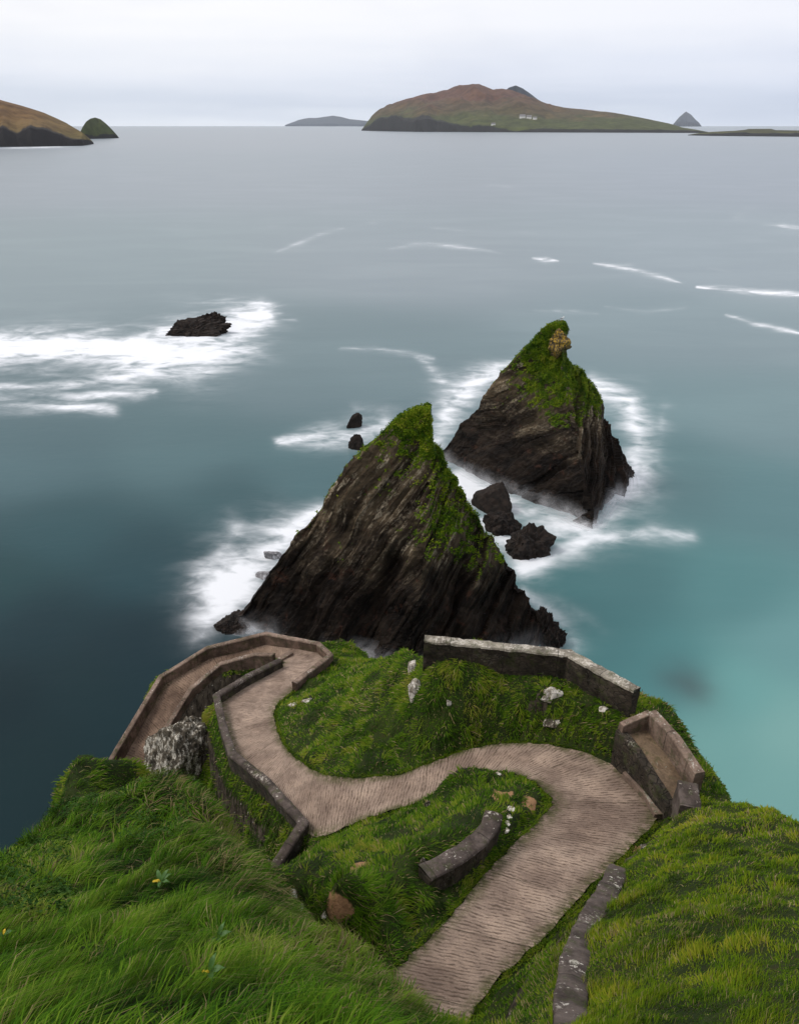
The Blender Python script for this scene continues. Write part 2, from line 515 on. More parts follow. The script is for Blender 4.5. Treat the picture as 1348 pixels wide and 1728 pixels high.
# ------------------------------------------------------------------ the zigzag path: pairs of edge points in the photo and their depth below the eye
ST = [(590, 1712, 765, 1772, 20.9), (667, 1638, 825, 1668, 22.0), (760, 1545, 915, 1583, 23.0), (850, 1440, 1010, 1482, 24.2),
      (908, 1387, 1085, 1408, 25.0), (931, 1357, 1110, 1368, 25.5), (922, 1338, 1078, 1320, 25.9), (900, 1320, 1015, 1282, 26.3),
      (868, 1306, 950, 1261, 26.8), (830, 1304, 880, 1254, 27.2), (780, 1315, 810, 1260, 27.7), (725, 1345, 735, 1284, 28.2),
      (660, 1367, 680, 1305, 28.8), (600, 1388, 620, 1312, 29.4), (548, 1410, 565, 1311, 30.0), (508, 1398, 530, 1300, 30.8),
      (453, 1326, 492, 1272, 32.0), (402, 1280, 470, 1240, 33.0), (383, 1227, 463, 1207, 34.0), (373, 1187, 470, 1186, 34.6),
      (402, 1163, 495, 1165, 35.1), (440, 1143, 522, 1140, 35.7), (474, 1124, 550, 1113, 36.3), (478, 1117, 540, 1098, 36.8),
      (473, 1113, 500, 1088, 37.3), (458, 1113, 446, 1083, 38.0), (415, 1120, 400, 1093, 38.7), (370, 1137, 352, 1108, 39.4),
      (325, 1178, 285, 1150, 40.7), (302, 1210, 262, 1178, 41.5), (270, 1260, 232, 1225, 42.7), (247, 1300, 196, 1285, 44.0),
      (220, 1345, 160, 1345, 46.0)]
st = np.array(ST, float)
PL = pt(st[:, 0], st[:, 1], st[:, 4])
PR = pt(st[:, 2], st[:, 3], st[:, 4])
NSUB, NX = 10, 15
LL, RR = catmull(PL, NSUB), catmull(PR, NSUB)
mid = (LL + RR) / 2
arc = np.concatenate([[0], np.cumsum(np.linalg.norm(np.diff(mid, axis=0), axis=1))])

# ------------------------------------------------------------------ terrain: scattered heights, smoothly interpolated
CTRL = [  # near left hill
 (0,1728,7),(150,1728,6.6),(300,1728,6.2),(450,1728,6.6),(600,1728,8),(680,1728,10),(0,1600,10),(150,1600,9.8),(300,1600,9.5),(450,1600,10),
 (560,1650,10.6),(640,1650,12.2),(0,1500,13),(100,1500,13.3),(250,1480,13.5),(400,1500,13),(480,1545,13.5),(540,1600,13.2),(0,1430,15.5),
 (100,1400,17),(200,1400,17),(300,1400,17.3),(400,1440,16.6),(430,1475,15.8),(60,1375,18),(150,1300,21.5),(200,1305,21.5),
 (260,1318,21.8),(312,1358,20.2),(362,1377,19.3),(390,1405,18.6),(470,1500,15.2),(600,1625,13.2),
 # ledge between the two lower runs of the path, with the mound in the hairpin
 (540,1562,22.3),(600,1562,21.9),(625,1540,21.5),(560,1500,21.7),(490,1502,24.6),(470,1490,28.5),(430,1455,33.8),(570,1525,21.3),(540,1585,22.8),(600,1605,23.2),(620,1500,21.2),(660,1530,22.2),(620,1470,22.0),(700,1500,22.4),(560,1450,24.6),
 (600,1420,26.4),(520,1440,27.2),(650,1400,26.6),(690,1420,24.4),(705,1445,22.8),(745,1375,25.4),(730,1345,26.8),(770,1294,26.4),(742,1325,26.4),
 (800,1320,25.5),(850,1304,26.3),(850,1340,24.8),(900,1345,25.2),(800,1378,23.4),(760,1408,23.2),(735,1430,22.9),(880,1380,24.6),(730,1492,23.4),(850,1402,24.2),(690,1570,22.9),(760,1500,23.4),
 # right bank and hill
 (955,1728,13.2),(978,1590,16.6),(1035,1470,19.9),(1058,1440,22.2),(1000,1728,11.9),(1150,1728,10),(1348,1728,8.5),(1015,1600,15.2),(1060,1600,13.7),(1200,1600,12),
 (1348,1600,11),(1080,1500,17.2),(1200,1500,15.5),(1348,1500,14),(1085,1440,20.3),(1120,1395,22.8),(1180,1368,22.6),(1200,1430,18.5),(1280,1372,20),
 (1348,1397,18),(1348,1440,16.3),
 # big bank inside the upper bend
 (500,1182,34.2),(520,1250,32),(560,1200,31.4),(600,1160,31),(560,1162,32.6),(640,1127,28.9),(690,1107,26.8),(600,1250,29.9),(680,1200,27.7),
 (680,1270,28.8),(700,1150,26.7),(780,1150,25.1),(780,1200,26.2),(800,1240,27.1),(900,1150,24.9),(900,1200,25.5),(900,1238,26.4),(960,1165,24.8),
 (1000,1200,24.9),(1000,1250,25.7),(1048,1275,25.6),(720,1118,25.1),(850,1130,24.9),(960,1145,24.9),(1062,1200,24.7),
 # lookout shelf
 (1075,1225,24.7),(1140,1340,25.2),(1090,1225,24.7),(1165,1320,25.0),(1080,1165,25.4),(1150,1270,25.6),(1215,1350,25.0),
 # knoll behind the bend, gully on the left
 (590,1085,38.4),(615,1112,39.2),(570,1080,38.0),(345,1207,36.9),(370,1292,36.6),(410,1372,35.8),(440,1440,34.2),(468,1470,32.6),(490,1440,32.4),
 (330,1292,41),(300,1250,43.5),(350,1335,40),(375,1375,38.5),(395,1300,36.0),(400,1250,36.2)]
ct = np.array(CTRL, float)
pts = [pt(ct[:, 0], ct[:, 1], ct[:, 2])]
pts += [PL[::1], PR[::1]]
# ground that the photo does not show: void between the two upper runs, the drop behind the near hill, land behind the eye
HID = [(-14.5, 44.5, 10.5), (-12, 47, 11.5), (-16, 47, 10.6), (-13, 40.5, 12.5), (-17, 33, 14), (-12, 27, 16), (-7.5, 21.5, 20.5), (-10, 23, 18), (-4.2, 15.5, 29), (-1.2, 11.6, 33),
       (0.2, 8.4, 38.8), (-8, 18.6, 28), (0, -6, 52.5), (-12, -6, 51), (14, -6, 51.5), (0, 0.5, 50.8), (26, -6, 49), (-24, -6, 44), (-20, 6, 42), (26, 6, 45),
       (-16, 25, 26), (-22, 30, 13)]
pts.append(np.array(HID, float))
CP = np.concatenate(pts)
RC = .9
def kern(d2):
    return np.sqrt(d2 + RC * RC)
D2 = ((CP[:, None, :2] - CP[None, :, :2]) ** 2).sum(-1)
nC = len(CP)
A = np.zeros((nC + 1, nC + 1))
A[:nC, :nC] = kern(D2) - .02 * np.eye(nC)
A[:nC, nC] = 1; A[nC, :nC] = 1
sol = np.linalg.lstsq(A, np.concatenate([CP[:, 2], [0]]), rcond=1e-10)[0]
def rbf(x, y):
    out = np.full(x.shape, sol[nC])
    for i in range(0, len(x), 20000):
        d2 = (x[i:i + 20000, None] - CP[None, :, 0]) ** 2 + (y[i:i + 20000, None] - CP[None, :, 1]) ** 2
        out[i:i + 20000] += kern(d2) @ sol[:nC]
    return out

# edge of the land in plan: beyond it the ground falls as cliff to the sea
EDGE = [(-40, 1515, 13.5), (0, 1478, 14.4), (60, 1428, 16.6), (105, 1378, 18.8), (142, 1330, 20.8), (168, 1308, 21.8)]
EDGE2 = [(160, 1345, 45.5), (192, 1290, 43.6), (262, 1150, 41), (345, 1098, 39.3), (448, 1074, 37.9), (530, 1086, 37.2), (575, 1076, 38.0),
         (612, 1098, 39.0), (628, 1119, 39.4), (700, 1085, 25.4), (720, 1072, 24.4), (960, 1094, 24.2), (1078, 1154, 24.6), (1120, 1190, 25.6), (1178, 1270, 25.6), (1226, 1352, 25.0),
         (1290, 1370, 20.2), (1348, 1392, 18.2), (1450, 1420, 16)]
e1, e2 = np.array(EDGE, float), np.array(EDGE2, float)
poly = np.concatenate([[[-26, -8]], [[-20, 4]], pt(e1[:, 0], e1[:, 1], e1[:, 2])[:, :2], [[-15.5, 27.5], [-22, 33]],
                       pt(e2[:, 0], e2[:, 1], e2[:, 2])[:, :2], [[30, 8], [32, -8]]])

def poly_dist(x, y):
    """signed distance to the land polygon (positive outside) and the nearest edge point"""
    best = np.full(x.shape, 1e9); nx = np.zeros_like(x); ny = np.zeros_like(x)
    inside = np.zeros(x.shape, bool)
    n = len(poly)
    for i in range(n):
        a, b = poly[i], poly[(i + 1) % n]
        d = b - a
        t = np.clip(((x - a[0]) * d[0] + (y - a[1]) * d[1]) / (d @ d), 0, 1)
        qx, qy = a[0] + t * d[0], a[1] + t * d[1]
        dd = np.hypot(x - qx, y - qy)
        k = dd < best
        best[k], nx[k], ny[k] = dd[k], qx[k], qy[k]
        cr = ((a[1] > y) != (b[1] > y)) & (x < (b[0] - a[0]) * (y - a[1]) / (b[1] - a[1] + 1e-12) + a[0])
        inside ^= cr
    return np.where(inside, -best, best), nx, ny

GS = .2
gx = np.arange(-44, 50, GS); gy = np.arange(-8, 66, GS)
X, Y = np.meshgrid(gx, gy, indexing='ij')
x, y = X.ravel(), Y.ravel()
sd_, qx, qy = poly_dist(x, y)
wob = fbm(xy0(x, y, .22), 5, 3) * 1.1
out = sd_ > 0
ex, ey = np.where(out, qx, x), np.where(out, qy, y)
z = rbf(ex, ey)
tuss = .24 * fbm(xy0(x, y, .55), 11, 3) + .20 * (.45 - np.abs(fbm(xy0(x, y * .6 + x * .4, 1.0), 12, 2)) * 1.6) + .07 * fbm(xy0(x, y, 2.2), 13, 2)
dcl = np.clip(sd_ + wob * np.clip(sd_, 0, 1.5) / 1.5 * .8, 0, None)
led = .8 * fbm(np.stack([x * .35, y * .35, z * 0], -1), 31, 4) * np.clip(sd_, 0, 4)
lumpy = smooth(x, 2.5, 5) * smooth(y, 26, 21) * .30 + smooth(x, -9, -5) * smooth(x, 12, 9) * smooth(y, 22, 25) * .22
tuss = tuss + lumpy * (fbm(xy0(x * .75 + y * .3, y * 1.25 - x * .3, .5), 14, 3) + .5 * (.4 - np.abs(fbm(xy0(x, y, .42), 15, 3)) * 1.7))
z = z + tuss - (1.7 * np.clip(dcl, 0, .9) + 2.8 * np.clip(dcl - .9, 0, None)) + led
Z = z.reshape(X.shape)

# path bed: press the ground under the ribbon and ease the banks beside it
PZ = np.full(X.shape, np.nan)
for k in np.linspace(0, 1, 40):
    P = LL * (1 - k) + RR * k
    P = np.concatenate([P, (P[1:] + P[:-1]) / 2])
    i = np.clip(np.round((P[:, 0] - gx[0]) / GS).astype(int), 0, len(gx) - 1)
    j = np.clip(np.round((P[:, 1] - gy[0]) / GS).astype(int), 0, len(gy) - 1)
    PZ[i, j] = P[:, 2]
on_path = ~np.isnan(PZ)
Z[on_path] = PZ[on_path] - .10
ring = np.where(on_path, 0, 99)
cur = PZ.copy()
for r in range(1, 5):
    known = ~np.isnan(cur)
    s_ = np.zeros_like(Z); c_ = np.zeros_like(Z)
    for di in (-1, 0, 1):
        for dj in (-1, 0, 1):
            sh = np.roll(np.roll(np.where(known, cur, 0), di, 0), dj, 1); kk = np.roll(np.roll(known, di, 0), dj, 1)
            s_ += sh; c_ += kk
    new = (~known) & (c_ > 0)
    cur[new] = s_[new] / c_[new]
    ring[new] = r
    lim = cur[new] + (-.05 if r == 1 else .45 * (r - 1))
    Z[new] = np.minimum(Z[new], lim)
    Z[new] = np.maximum(Z[new], cur[new] - .08 - .5 * (r - 1))

# footings: keep the ground below the floor of the lookout and out of the walls
SHELF = pt(np.array([1052, 1098, 1160, 1135]), np.array([1222, 1215, 1325, 1350]), np.array([24.2, 24.2, 24.5, 24.6]))
def press(quad, ztop):
    cx, cy = quad[:, 0].mean(), quad[:, 1].mean()
    k = np.ones(X.shape, bool)
    for a in range(len(quad)):
        p, q = quad[a], quad[(a + 1) % len(quad)]
        sgn = (q[0] - p[0]) * (cy - p[1]) - (q[1] - p[1]) * (cx - p[0])
        k &= ((q[0] - p[0]) * (Y - p[1]) - (q[1] - p[1]) * (X - p[0])) * sgn > 0
    Z[k] = np.minimum(Z[k], ztop)
press(SHELF, SHELF[:, 2].min() - .25)

gz_x, gz_y = np.gradient(Z, GS)
slope = np.hypot(gz_x, gz_y)
rock_a = smooth(slope, 2.1, 3.3).ravel()
Zr = Z.ravel()

def ground_z(px, py):
    fx = np.clip((np.asarray(px, float) - gx[0]) / GS, 0, len(gx) - 1.001)
    fy = np.clip((np.asarray(py, float) - gy[0]) / GS, 0, len(gy) - 1.001)
    i, j = fx.astype(int), fy.astype(int)
    a, b = fx - i, fy - j
    return Z[i, j] * (1 - a) * (1 - b) + Z[i + 1, j] * a * (1 - b) + Z[i, j + 1] * (1 - a) * b + Z[i + 1, j + 1] * a * b

def hit(u, v):
    """where the view ray of a photo pixel meets the ground"""
    r = ray(u, v)
    s = np.arange(2, 90, .05)
    p = np.array([0, 0, CAMZ]) + r * s[:, None]
    under = p[:, 2] < ground_z(p[:, 0], p[:, 1])
    k = np.argmax(under) if under.any() else len(s) - 1
    return p[k]

def ground_n(px, py):
    e = .3
    return np.stack([-(ground_z(px + e, py) - ground_z(px - e, py)) / (2 * e), -(ground_z(px, py + e) - ground_z(px, py - e)) / (2 * e), np.ones_like(np.asarray(px, float))], -1)

# bare soil patches seen in the photo
soil = np.zeros(len(x))
for u, v, r in ((570, 1532, .5), (848, 1338, .42), (893, 1357, .36), (605, 1462, .3), (1076, 1436, .25)):
    p = hit(u, v)
    soil = np.maximum(soil, 1.15 - np.sqrt(((x - p[0]) / r) ** 2 + ((y - p[1]) / r * .8) ** 2 + ((Zr - p[2]) / r * 1.3) ** 2) * .6)
soil = np.clip(soil, 0, 1)

keep = Zr > -6
quads = grid_faces(len(gx), len(gy))
quads = quads[keep[quads].any(1)]
used = np.unique(quads)
remap = np.full(len(x), -1); remap[used] = np.arange(len(used))
terrain = mesh_obj('terrain', np.stack([x, y, np.maximum(Zr, -9)], -1)[used], quads=remap[quads], mat=M_GROUND,
                   attrs={'rock': np.where((np.abs(x + 14) < 4.5) & (np.abs(y - 44.5) < 5) & (Zr < 15.6), 1, rock_a)[used], 'soil': soil[used]})
tag(terrain, kind='structure')

# the path itself: a slab with edges, slightly uneven
kk = np.linspace(0, 1, NX)
V = LL[:, None, :] * (1 - kk[None, :, None]) + RR[:, None, :] * kk[None, :, None]
Vf = V.reshape(-1, 3)
jit = fbm(Vf * np.array([1.6, 1.6, 0]), 41, 3)
edge_f = np.abs(np.tile(kk, len(LL)) * 2 - 1)
Vf = Vf.copy()
Vf[:, 2] += .03 * jit
sidev = (RR - LL) / np.linalg.norm(RR - LL, axis=1)[:, None]
sidev = np.repeat(sidev, NX, 0)
Vf[:, :2] += (sidev * ((fbm(Vf * np.array([1.1, 1.1, 0]), 44, 3) * .12 + pnoise(Vf * np.array([3.4, 3.4, 0]), 45) * .09) * (edge_f > .99))[:, None])[:, :2]
width = np.repeat(np.linalg.norm(RR - LL, axis=1), NX)
top_n = len(Vf)
skirtL, skirtR = V[:, 0] - [0, 0, .4], V[:, -1] - [0, 0, .4]
allv = np.concatenate([Vf, skirtL, skirtR])
q = grid_faces(len(LL), NX)
ia = np.arange(len(LL) - 1)
qL = np.stack([ia * NX, top_n + ia, top_n + ia + 1, (ia + 1) * NX], 1)[:, ::-1]
o2 = top_n + len(LL)
qR = np.stack([ia * NX + NX - 1, o2 + ia, o2 + ia + 1, (ia + 1) * NX + NX - 1], 1)
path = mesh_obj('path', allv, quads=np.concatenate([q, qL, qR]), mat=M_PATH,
                attrs={'edge': np.concatenate([edge_f, np.ones(2 * len(LL))]), 'wall_shade': smooth(np.concatenate([np.repeat(arc, NX), arc, arc]) / arc[-1], .70, .80)})
uvl = path.data.uv_layers.new(name='UVMap')
uu = np.concatenate([np.repeat(arc, NX), arc, arc])
vv = np.concatenate([np.tile(kk, len(LL)) * width, np.zeros(len(LL)), np.zeros(len(LL))])
li = np.empty(len(path.data.loops), np.int32); path.data.loops.foreach_get('vertex_index', li)
uvl.data.foreach_set('uv', np.stack([uu[li], vv[li]], -1).astype(np.float32).ravel())
tag(path, kind='structure')

# ------------------------------------------------------------------ walls
def sweep(line, half, prof, step_len=.22, seed=0, rough=.02, taper=None):
    """sweep a profile [(side, dz)] along a polyline of (x, y, ztop); dz may be a function of the arc length"""
    line = np.asarray(line, float)
    P, T = [], []
    nseg = len(line) - 1
    dirs = [(line[i + 1] - line[i])[:2] for i in range(nseg)]
    dirs = [d / np.linalg.norm(d) for d in dirs]
    for i in range(nseg):
        n = max(1, int(np.linalg.norm((line[i + 1] - line[i])[:2]) / step_len))
        for k in range(n + (i == nseg - 1)):
            t = k / n
            P.append(line[i] * (1 - t) + line[i + 1] * t)
            if k == 0 and i > 0:
                d = dirs[i - 1] + dirs[i]; d /= np.linalg.norm(d)
                sc = 1 / max(.5, d @ dirs[i])
                T.append(np.array([-d[1], d[0]]) * sc)
            else:
                T.append(np.array([-dirs[i][1], dirs[i][0]]))
    P, T = np.array(P), np.array(T)
    L = np.concatenate([[0], np.cumsum(np.linalg.norm(np.diff(P[:, :2], axis=0), axis=1))])
    m = len(prof)
    vs = np.zeros((len(P), m, 3))
    for j, (s, dz) in enumerate(prof):
        vs[:, j, :2] = P[:, :2] + T * (s * half)
        vs[:, j, 2] = P[:, 2] + dz
    f = vs.reshape(-1, 3)
    nn = np.stack([fbm(f * 1.7, 100 + seed, 3), fbm(f * 1.7, 200 + seed, 3), fbm(f * 1.7, 300 + seed, 3)], -1) * rough
    nn += np.stack([pnoise(f * 5, 101 + seed), pnoise(f * 5, 102 + seed), pnoise(f * 5, 103 + seed)], -1) * rough * .5
    f = f + nn
    q = grid_faces(len(P), m)
    caps = [list(range(m))[::-1], [(len(P) - 1) * m + j for j in range(m)]]
    wrap = [[i * m + m - 1, i * m, (i + 1) * m, (i + 1) * m + m - 1] for i in range(len(P) - 1)]
    global RUN
    RUN = np.repeat(L, m)
    return f, [list(r) for r in q] + wrap + caps

def wall(name, label, line, thick, drop, cap, mat, mat_cap, seed, rough=.02, over=.03, rounded=False, cat='wall', group=None):
    line = np.asarray(line, float)
    h = thick / 2
    nz = max(2, int(drop / .3))
    side = [(1, -cap - (drop - cap) * k / nz) for k in range(nz, -1, -1)]
    prof = side + [(-1, d) for _, d in side[::-1]]
    f, fc = sweep(line, h, prof, seed=seed, rough=rough * 1.4)
    base = line.mean(0) - [0, 0, drop]
    e = empty(name, base)
    tag(e, label, cat, group, 'thing')
    b = mesh_obj('masonry', f - base, fc, mat, e, attrs={'run': RUN})
    b.data.polygons.foreach_set('use_smooth', np.zeros(len(b.data.polygons), bool))
    ho = h + over
    if rounded:
        pc = [(1, -cap), (1, -cap * .45), (.82, -cap * .15), (.45, -.01), (0, 0.015), (-.45, -.01), (-.82, -cap * .15), (-1, -cap * .45), (-1, -cap)]
    else:
        pc = [(1, -cap), (1, -.03), (.9, 0), (.4, 0.005), (-.4, 0.005), (-.9, 0), (-1, -.03), (-1, -cap)]
    f, fc = sweep(line, ho, pc, seed=seed + 7, rough=rough)
    mesh_obj('coping', f - base, fc, mat_cap, e, attrs={'run': RUN})
    return e

def px_line(rows):
    r = np.array(rows, float)
    return pt(r[:, 0], r[:, 1], r[:, 2])

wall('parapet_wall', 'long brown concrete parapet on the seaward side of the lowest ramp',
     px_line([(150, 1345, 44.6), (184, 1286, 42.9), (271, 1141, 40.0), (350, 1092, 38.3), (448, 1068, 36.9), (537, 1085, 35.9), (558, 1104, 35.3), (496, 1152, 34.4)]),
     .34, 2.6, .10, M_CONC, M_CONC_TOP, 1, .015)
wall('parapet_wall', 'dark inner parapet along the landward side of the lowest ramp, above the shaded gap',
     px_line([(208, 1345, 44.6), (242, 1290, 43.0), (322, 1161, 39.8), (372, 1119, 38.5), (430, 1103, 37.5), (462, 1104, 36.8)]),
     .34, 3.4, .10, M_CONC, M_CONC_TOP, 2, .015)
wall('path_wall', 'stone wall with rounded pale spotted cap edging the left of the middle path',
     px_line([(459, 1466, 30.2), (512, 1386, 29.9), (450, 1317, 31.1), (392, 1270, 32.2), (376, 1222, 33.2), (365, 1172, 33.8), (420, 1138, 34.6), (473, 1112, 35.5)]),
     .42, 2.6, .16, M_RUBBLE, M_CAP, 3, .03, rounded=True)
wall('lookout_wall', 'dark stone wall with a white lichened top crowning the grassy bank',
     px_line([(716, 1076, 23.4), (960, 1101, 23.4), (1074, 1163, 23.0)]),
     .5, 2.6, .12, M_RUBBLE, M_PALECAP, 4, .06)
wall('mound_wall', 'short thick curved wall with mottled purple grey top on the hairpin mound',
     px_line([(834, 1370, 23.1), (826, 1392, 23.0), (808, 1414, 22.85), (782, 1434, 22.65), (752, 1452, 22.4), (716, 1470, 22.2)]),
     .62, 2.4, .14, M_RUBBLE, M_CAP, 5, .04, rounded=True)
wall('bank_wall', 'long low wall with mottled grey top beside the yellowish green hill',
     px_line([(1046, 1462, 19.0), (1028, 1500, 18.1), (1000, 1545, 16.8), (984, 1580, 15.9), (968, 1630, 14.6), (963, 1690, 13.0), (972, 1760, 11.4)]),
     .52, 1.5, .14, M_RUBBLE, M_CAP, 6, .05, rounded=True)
# ------------------------------------------------------------------ sea stacks
def make_stack(name, label, left, right, yl, yr, front, back, apex_xy, bed_n, seed, turf_fn, nt=230, ns=560, strata=1.0, clefts=()):
    """left/right: photo outline; yl, yr, front, back: functions t -> plan data of the four corners, t = z / top"""
    L = np.array([on_y(u, v, yl(v)) for u, v in left]); R = np.array([on_y(u, v, yr(v)) for u, v in right])
    ztop = max(L[:, 2].max(), R[:, 2].max())
    zs = np.concatenate([np.linspace(-3, ztop, nt)])
    Lx = np.interp(zs, L[:, 2], L[:, 0]); Ly = np.interp(zs, L[:, 2], L[:, 1])
    Rx = np.interp(zs, R[:, 2], R[:, 0]); Ry = np.interp(zs, R[:, 2], R[:, 1])
    low = zs < 0
    Lx[low] += (zs[low]) * .6; Rx[low] -= (zs[low]) * .5
    Fp = np.array([front(max(zz, 0) / ztop) for zz in zs]); Bp = np.array([back(max(zz, 0) / ztop) for zz in zs])
    Lp, Rp = np.stack([Lx, Ly], 1), np.stack([Rx, Ry], 1)
    s = np.linspace(0, 4, ns, endpoint=False)
    k, f = s.astype(int), s - s.astype(int)
    cor = np.stack([Lp, Fp, Rp, Bp], 0)                           # (4, nt, 2)
    a, b = cor[k], cor[(k + 1) % 4]
    plan = a * (1 - f)[:, None, None] + b * f[:, None, None]
    cen = cor.mean(0)[None]
    bul = (1 + .05 * np.sin(np.pi * f) ** 1.0)[:, None, None]
    plan = cen + (plan - cen) * bul
    V = np.concatenate([plan, np.broadcast_to(zs[None, :, None], (ns, nt, 1))], -1)
    # outward normals of the smooth body
    def normals(V):
        du = np.roll(V, -1, 0) - np.roll(V, 1, 0)
        dv = np.gradient(V, axis=1)
        n = np.cross(du, dv)
        return n / (np.linalg.norm(n, axis=-1, keepdims=True) + 1e-9)
    N = normals(V)
    P = V.reshape(-1, 3); n = N.reshape(-1, 3)
    fade = np.clip((ztop - P[:, 2]) / 6.0, .14, 1)
    bn = np.array(bed_n, float); bn /= np.linalg.norm(bn)
    w1 = fbm(P * .09, seed, 3)
    sb = P @ bn + w1 * .8
    along = np.cross(bn, [0, 1, 0]); along /= np.linalg.norm(along)
    sa = P @ along
    tone = 0
    d = .75 * fbm(P * .075, seed + 5, 3) + .75 * fbm(P * .20, seed + 9, 3)
    for sc, am, lg in ((3.4, 1.25, 17.), (1.3, .55, 9.), (.45, .26, 4.5)):
        i = np.floor(sb / sc)
        f_ = sb / sc - i
        off = sa / lg + hash01(i, seed + 3) * 7
        j = np.floor(off)
        h0 = hash01(i, seed + int(sc * 10), j); h1 = hash01(i, seed + int(sc * 10), j + 1)
        t_ = smooth(off - j, .78, 1.0)
        tone = tone + (h0 * (1 - t_) + h1 * t_) * (.5 if sc < 3 else .35)
        d = d + strata * am * ((h0 * (1 - t_) + h1 * t_) - .5 - .35 * (f_ - .5))
    d = d + .18 * fbm(P * 1.3, seed + 21, 3) - .35
    for a_, b_, wd_, dep_ in clefts:                              # deep joints eaten into the seaward faces
        t_ = np.clip(((P - a_) @ (b_ - a_)) / ((b_ - a_) @ (b_ - a_)), 0, 1)
        q_ = a_ + t_[:, None] * (b_ - a_)
        off_ = np.hypot(P[:, 0] - q_[:, 0] + .5 * w1, (P[:, 2] - q_[:, 2]) * .5) / (wd_ * (.45 + .75 * t_))
        d = d - dep_ * np.exp(-off_ ** 2) * (P[:, 1] < P[:, 1].mean()) * smooth(t_, 0, .15)
    P2 = P + n * (d * fade)[:, None]
    V2 = P2.reshape(V.shape)
    N2 = normals(V2).reshape(-1, 3)
    turf = turf_fn(P2, n, N2, ztop) + .42 * fbm(P2 * .22, seed + 40, 3) + .52 * fbm(P2 * .85, seed + 41, 3)
    # close the summit
    base = np.array([P[:, 0].mean(), P[:, 1].mean(), 0.0])
    q = grid_faces(ns, nt, wrap_u=True)
    top = V2[:, -1].mean(0) + [0, 0, .25]
    vs = np.concatenate([P2, [top]])
    tri = np.stack([np.arange(ns) * nt + nt - 1, ((np.arange(ns) + 1) % ns) * nt + nt - 1, np.full(ns, ns * nt)], 1)
    root = empty(name, base)
    tag(root, label, 'sea stack')
    body = mesh_obj('rock_body', vs - base, None, M_ROCK, root, False, q, tri,
                    attrs={'turf': np.append(turf, turf.max()), 'bed': np.append(sb, sb[0]), 'tone': np.append(tone, .5) / 1.35})
    return root, base, V2, N2.reshape(V.shape), turf.reshape(ns, nt), ztop

BLADES = []      # (name, parent) kept small: grass is built further down
def near_turf(P, n, N2, zt):
    h = P[:, 2] / zt
    ridge = smooth(h, .60, .95)
    leftcrest = smooth(-n[:, 1], .55, .25) * smooth(h, .35, .6)
    up = smooth(N2[:, 2], .20, .75)
    band = smooth(P[:, 0] - np.interp(h, [.2, .45, .75, 1], [12, 3.0, 1.0, 0]), -4.5, 3.5)
    return -.30 + .42 * ridge + .56 * band * smooth(h, .20, .42) + .42 * leftcrest + .55 * up * smooth(h, .12, .5)

def lerp(a, b, t):
    a, b = np.array(a, float), np.array(b, float)
    return a + (b - a) * t

def pw(rows):
    r = np.array(rows, float)
    return lambda t: np.array([np.interp(t, r[:, 0], r[:, 1]), np.interp(t, r[:, 0], r[:, 2])])

stack_near = make_stack('sea_stack', 'nearer pyramid shaped sea stack of dark slanting rock, right behind the zigzag path',
    [(368, 1072), (402, 1030), (435, 988), (480, 928), (520, 880), (560, 830), (610, 770), (645, 731), (672, 704), (686, 695), (702, 688)],
    [(948, 1092), (925, 1052), (902, 1030), (882, 990), (862, 955), (832, 910), (805, 860), (776, 815), (747, 768), (733, 752), (727, 735), (722, 705), (717, 689)],
    lambda v: np.interp(v, [690, 1064], [79, 75]), lambda v: np.interp(v, [690, 1092], [79.5, 71.5]),
    pw([(0, 1.0, 64.5), (.3, 2.2, 68.5), (.6, 3.3, 73.0), (.85, 3.6, 76.6), (1, 3.2, 78.4)]),
    pw([(0, 4, 92), (.5, 4, 85.5), (.85, 3.6, 81.5), (1, 3.3, 80)]), None, (.80, .12, -.59), 3, near_turf,
    clefts=((on_y(672, 925, 71.0), on_y(596, 1110, 66.0), 1.3, 2.2), (on_y(560, 940, 72.5), on_y(500, 1075, 70.0), .8, 1.0), (on_y(790, 930, 73.0), on_y(770, 1090, 68.0), .8, 1.1)))

def far_turf(P, n, N2, zt):
    h = P[:, 2] / zt
    ridge = smooth(h, .50, .80)
    side = smooth(P[:, 0], 16.5, 24) * smooth(h, .36, .60)
    up = smooth(N2[:, 2], .15, .7)
    return -.24 + .50 * ridge + .52 * side + .52 * up * smooth(h, .25, .55)

stack_far = make_stack('sea_stack', 'farther sea stack, top half capped with bright green turf and a yellow crag',
    [(722, 782), (790, 705), (850, 632), (890, 586), (915, 556), (932, 545)],
    [(1062, 803), (1052, 765), (1043, 738), (1020, 690), (1001, 652), (986, 622), (962, 598), (957, 578), (957, 556), (950, 545)],
    lambda v: np.interp(v, [545, 768], [118.5, 128]), lambda v: np.interp(v, [545, 803], [118.5, 121]),
    pw([(0, 29.6, 99.6), (.25, 28.6, 104.0), (.5, 27.4, 109.5), (.75, 26.6, 114.4), (1, 25.9, 117.8)]),
    pw([(0, 27, 140), (.5, 27, 130), (.85, 26.4, 121.5), (1, 26, 119.4)]), None, (.76, .30, -.58), 13, far_turf)

# yellow lichened crag on the far peak: stacked slabs, part of the stack
root_f, base_f = stack_far[0], stack_far[1]
crag_c = on_y(946, 580, 116.9)
M_CRAG = make_stone_mat('yellow_lichened_crag', (.045, .034, .020), (.12, .088, .045), (.40, .25, .03), .11)
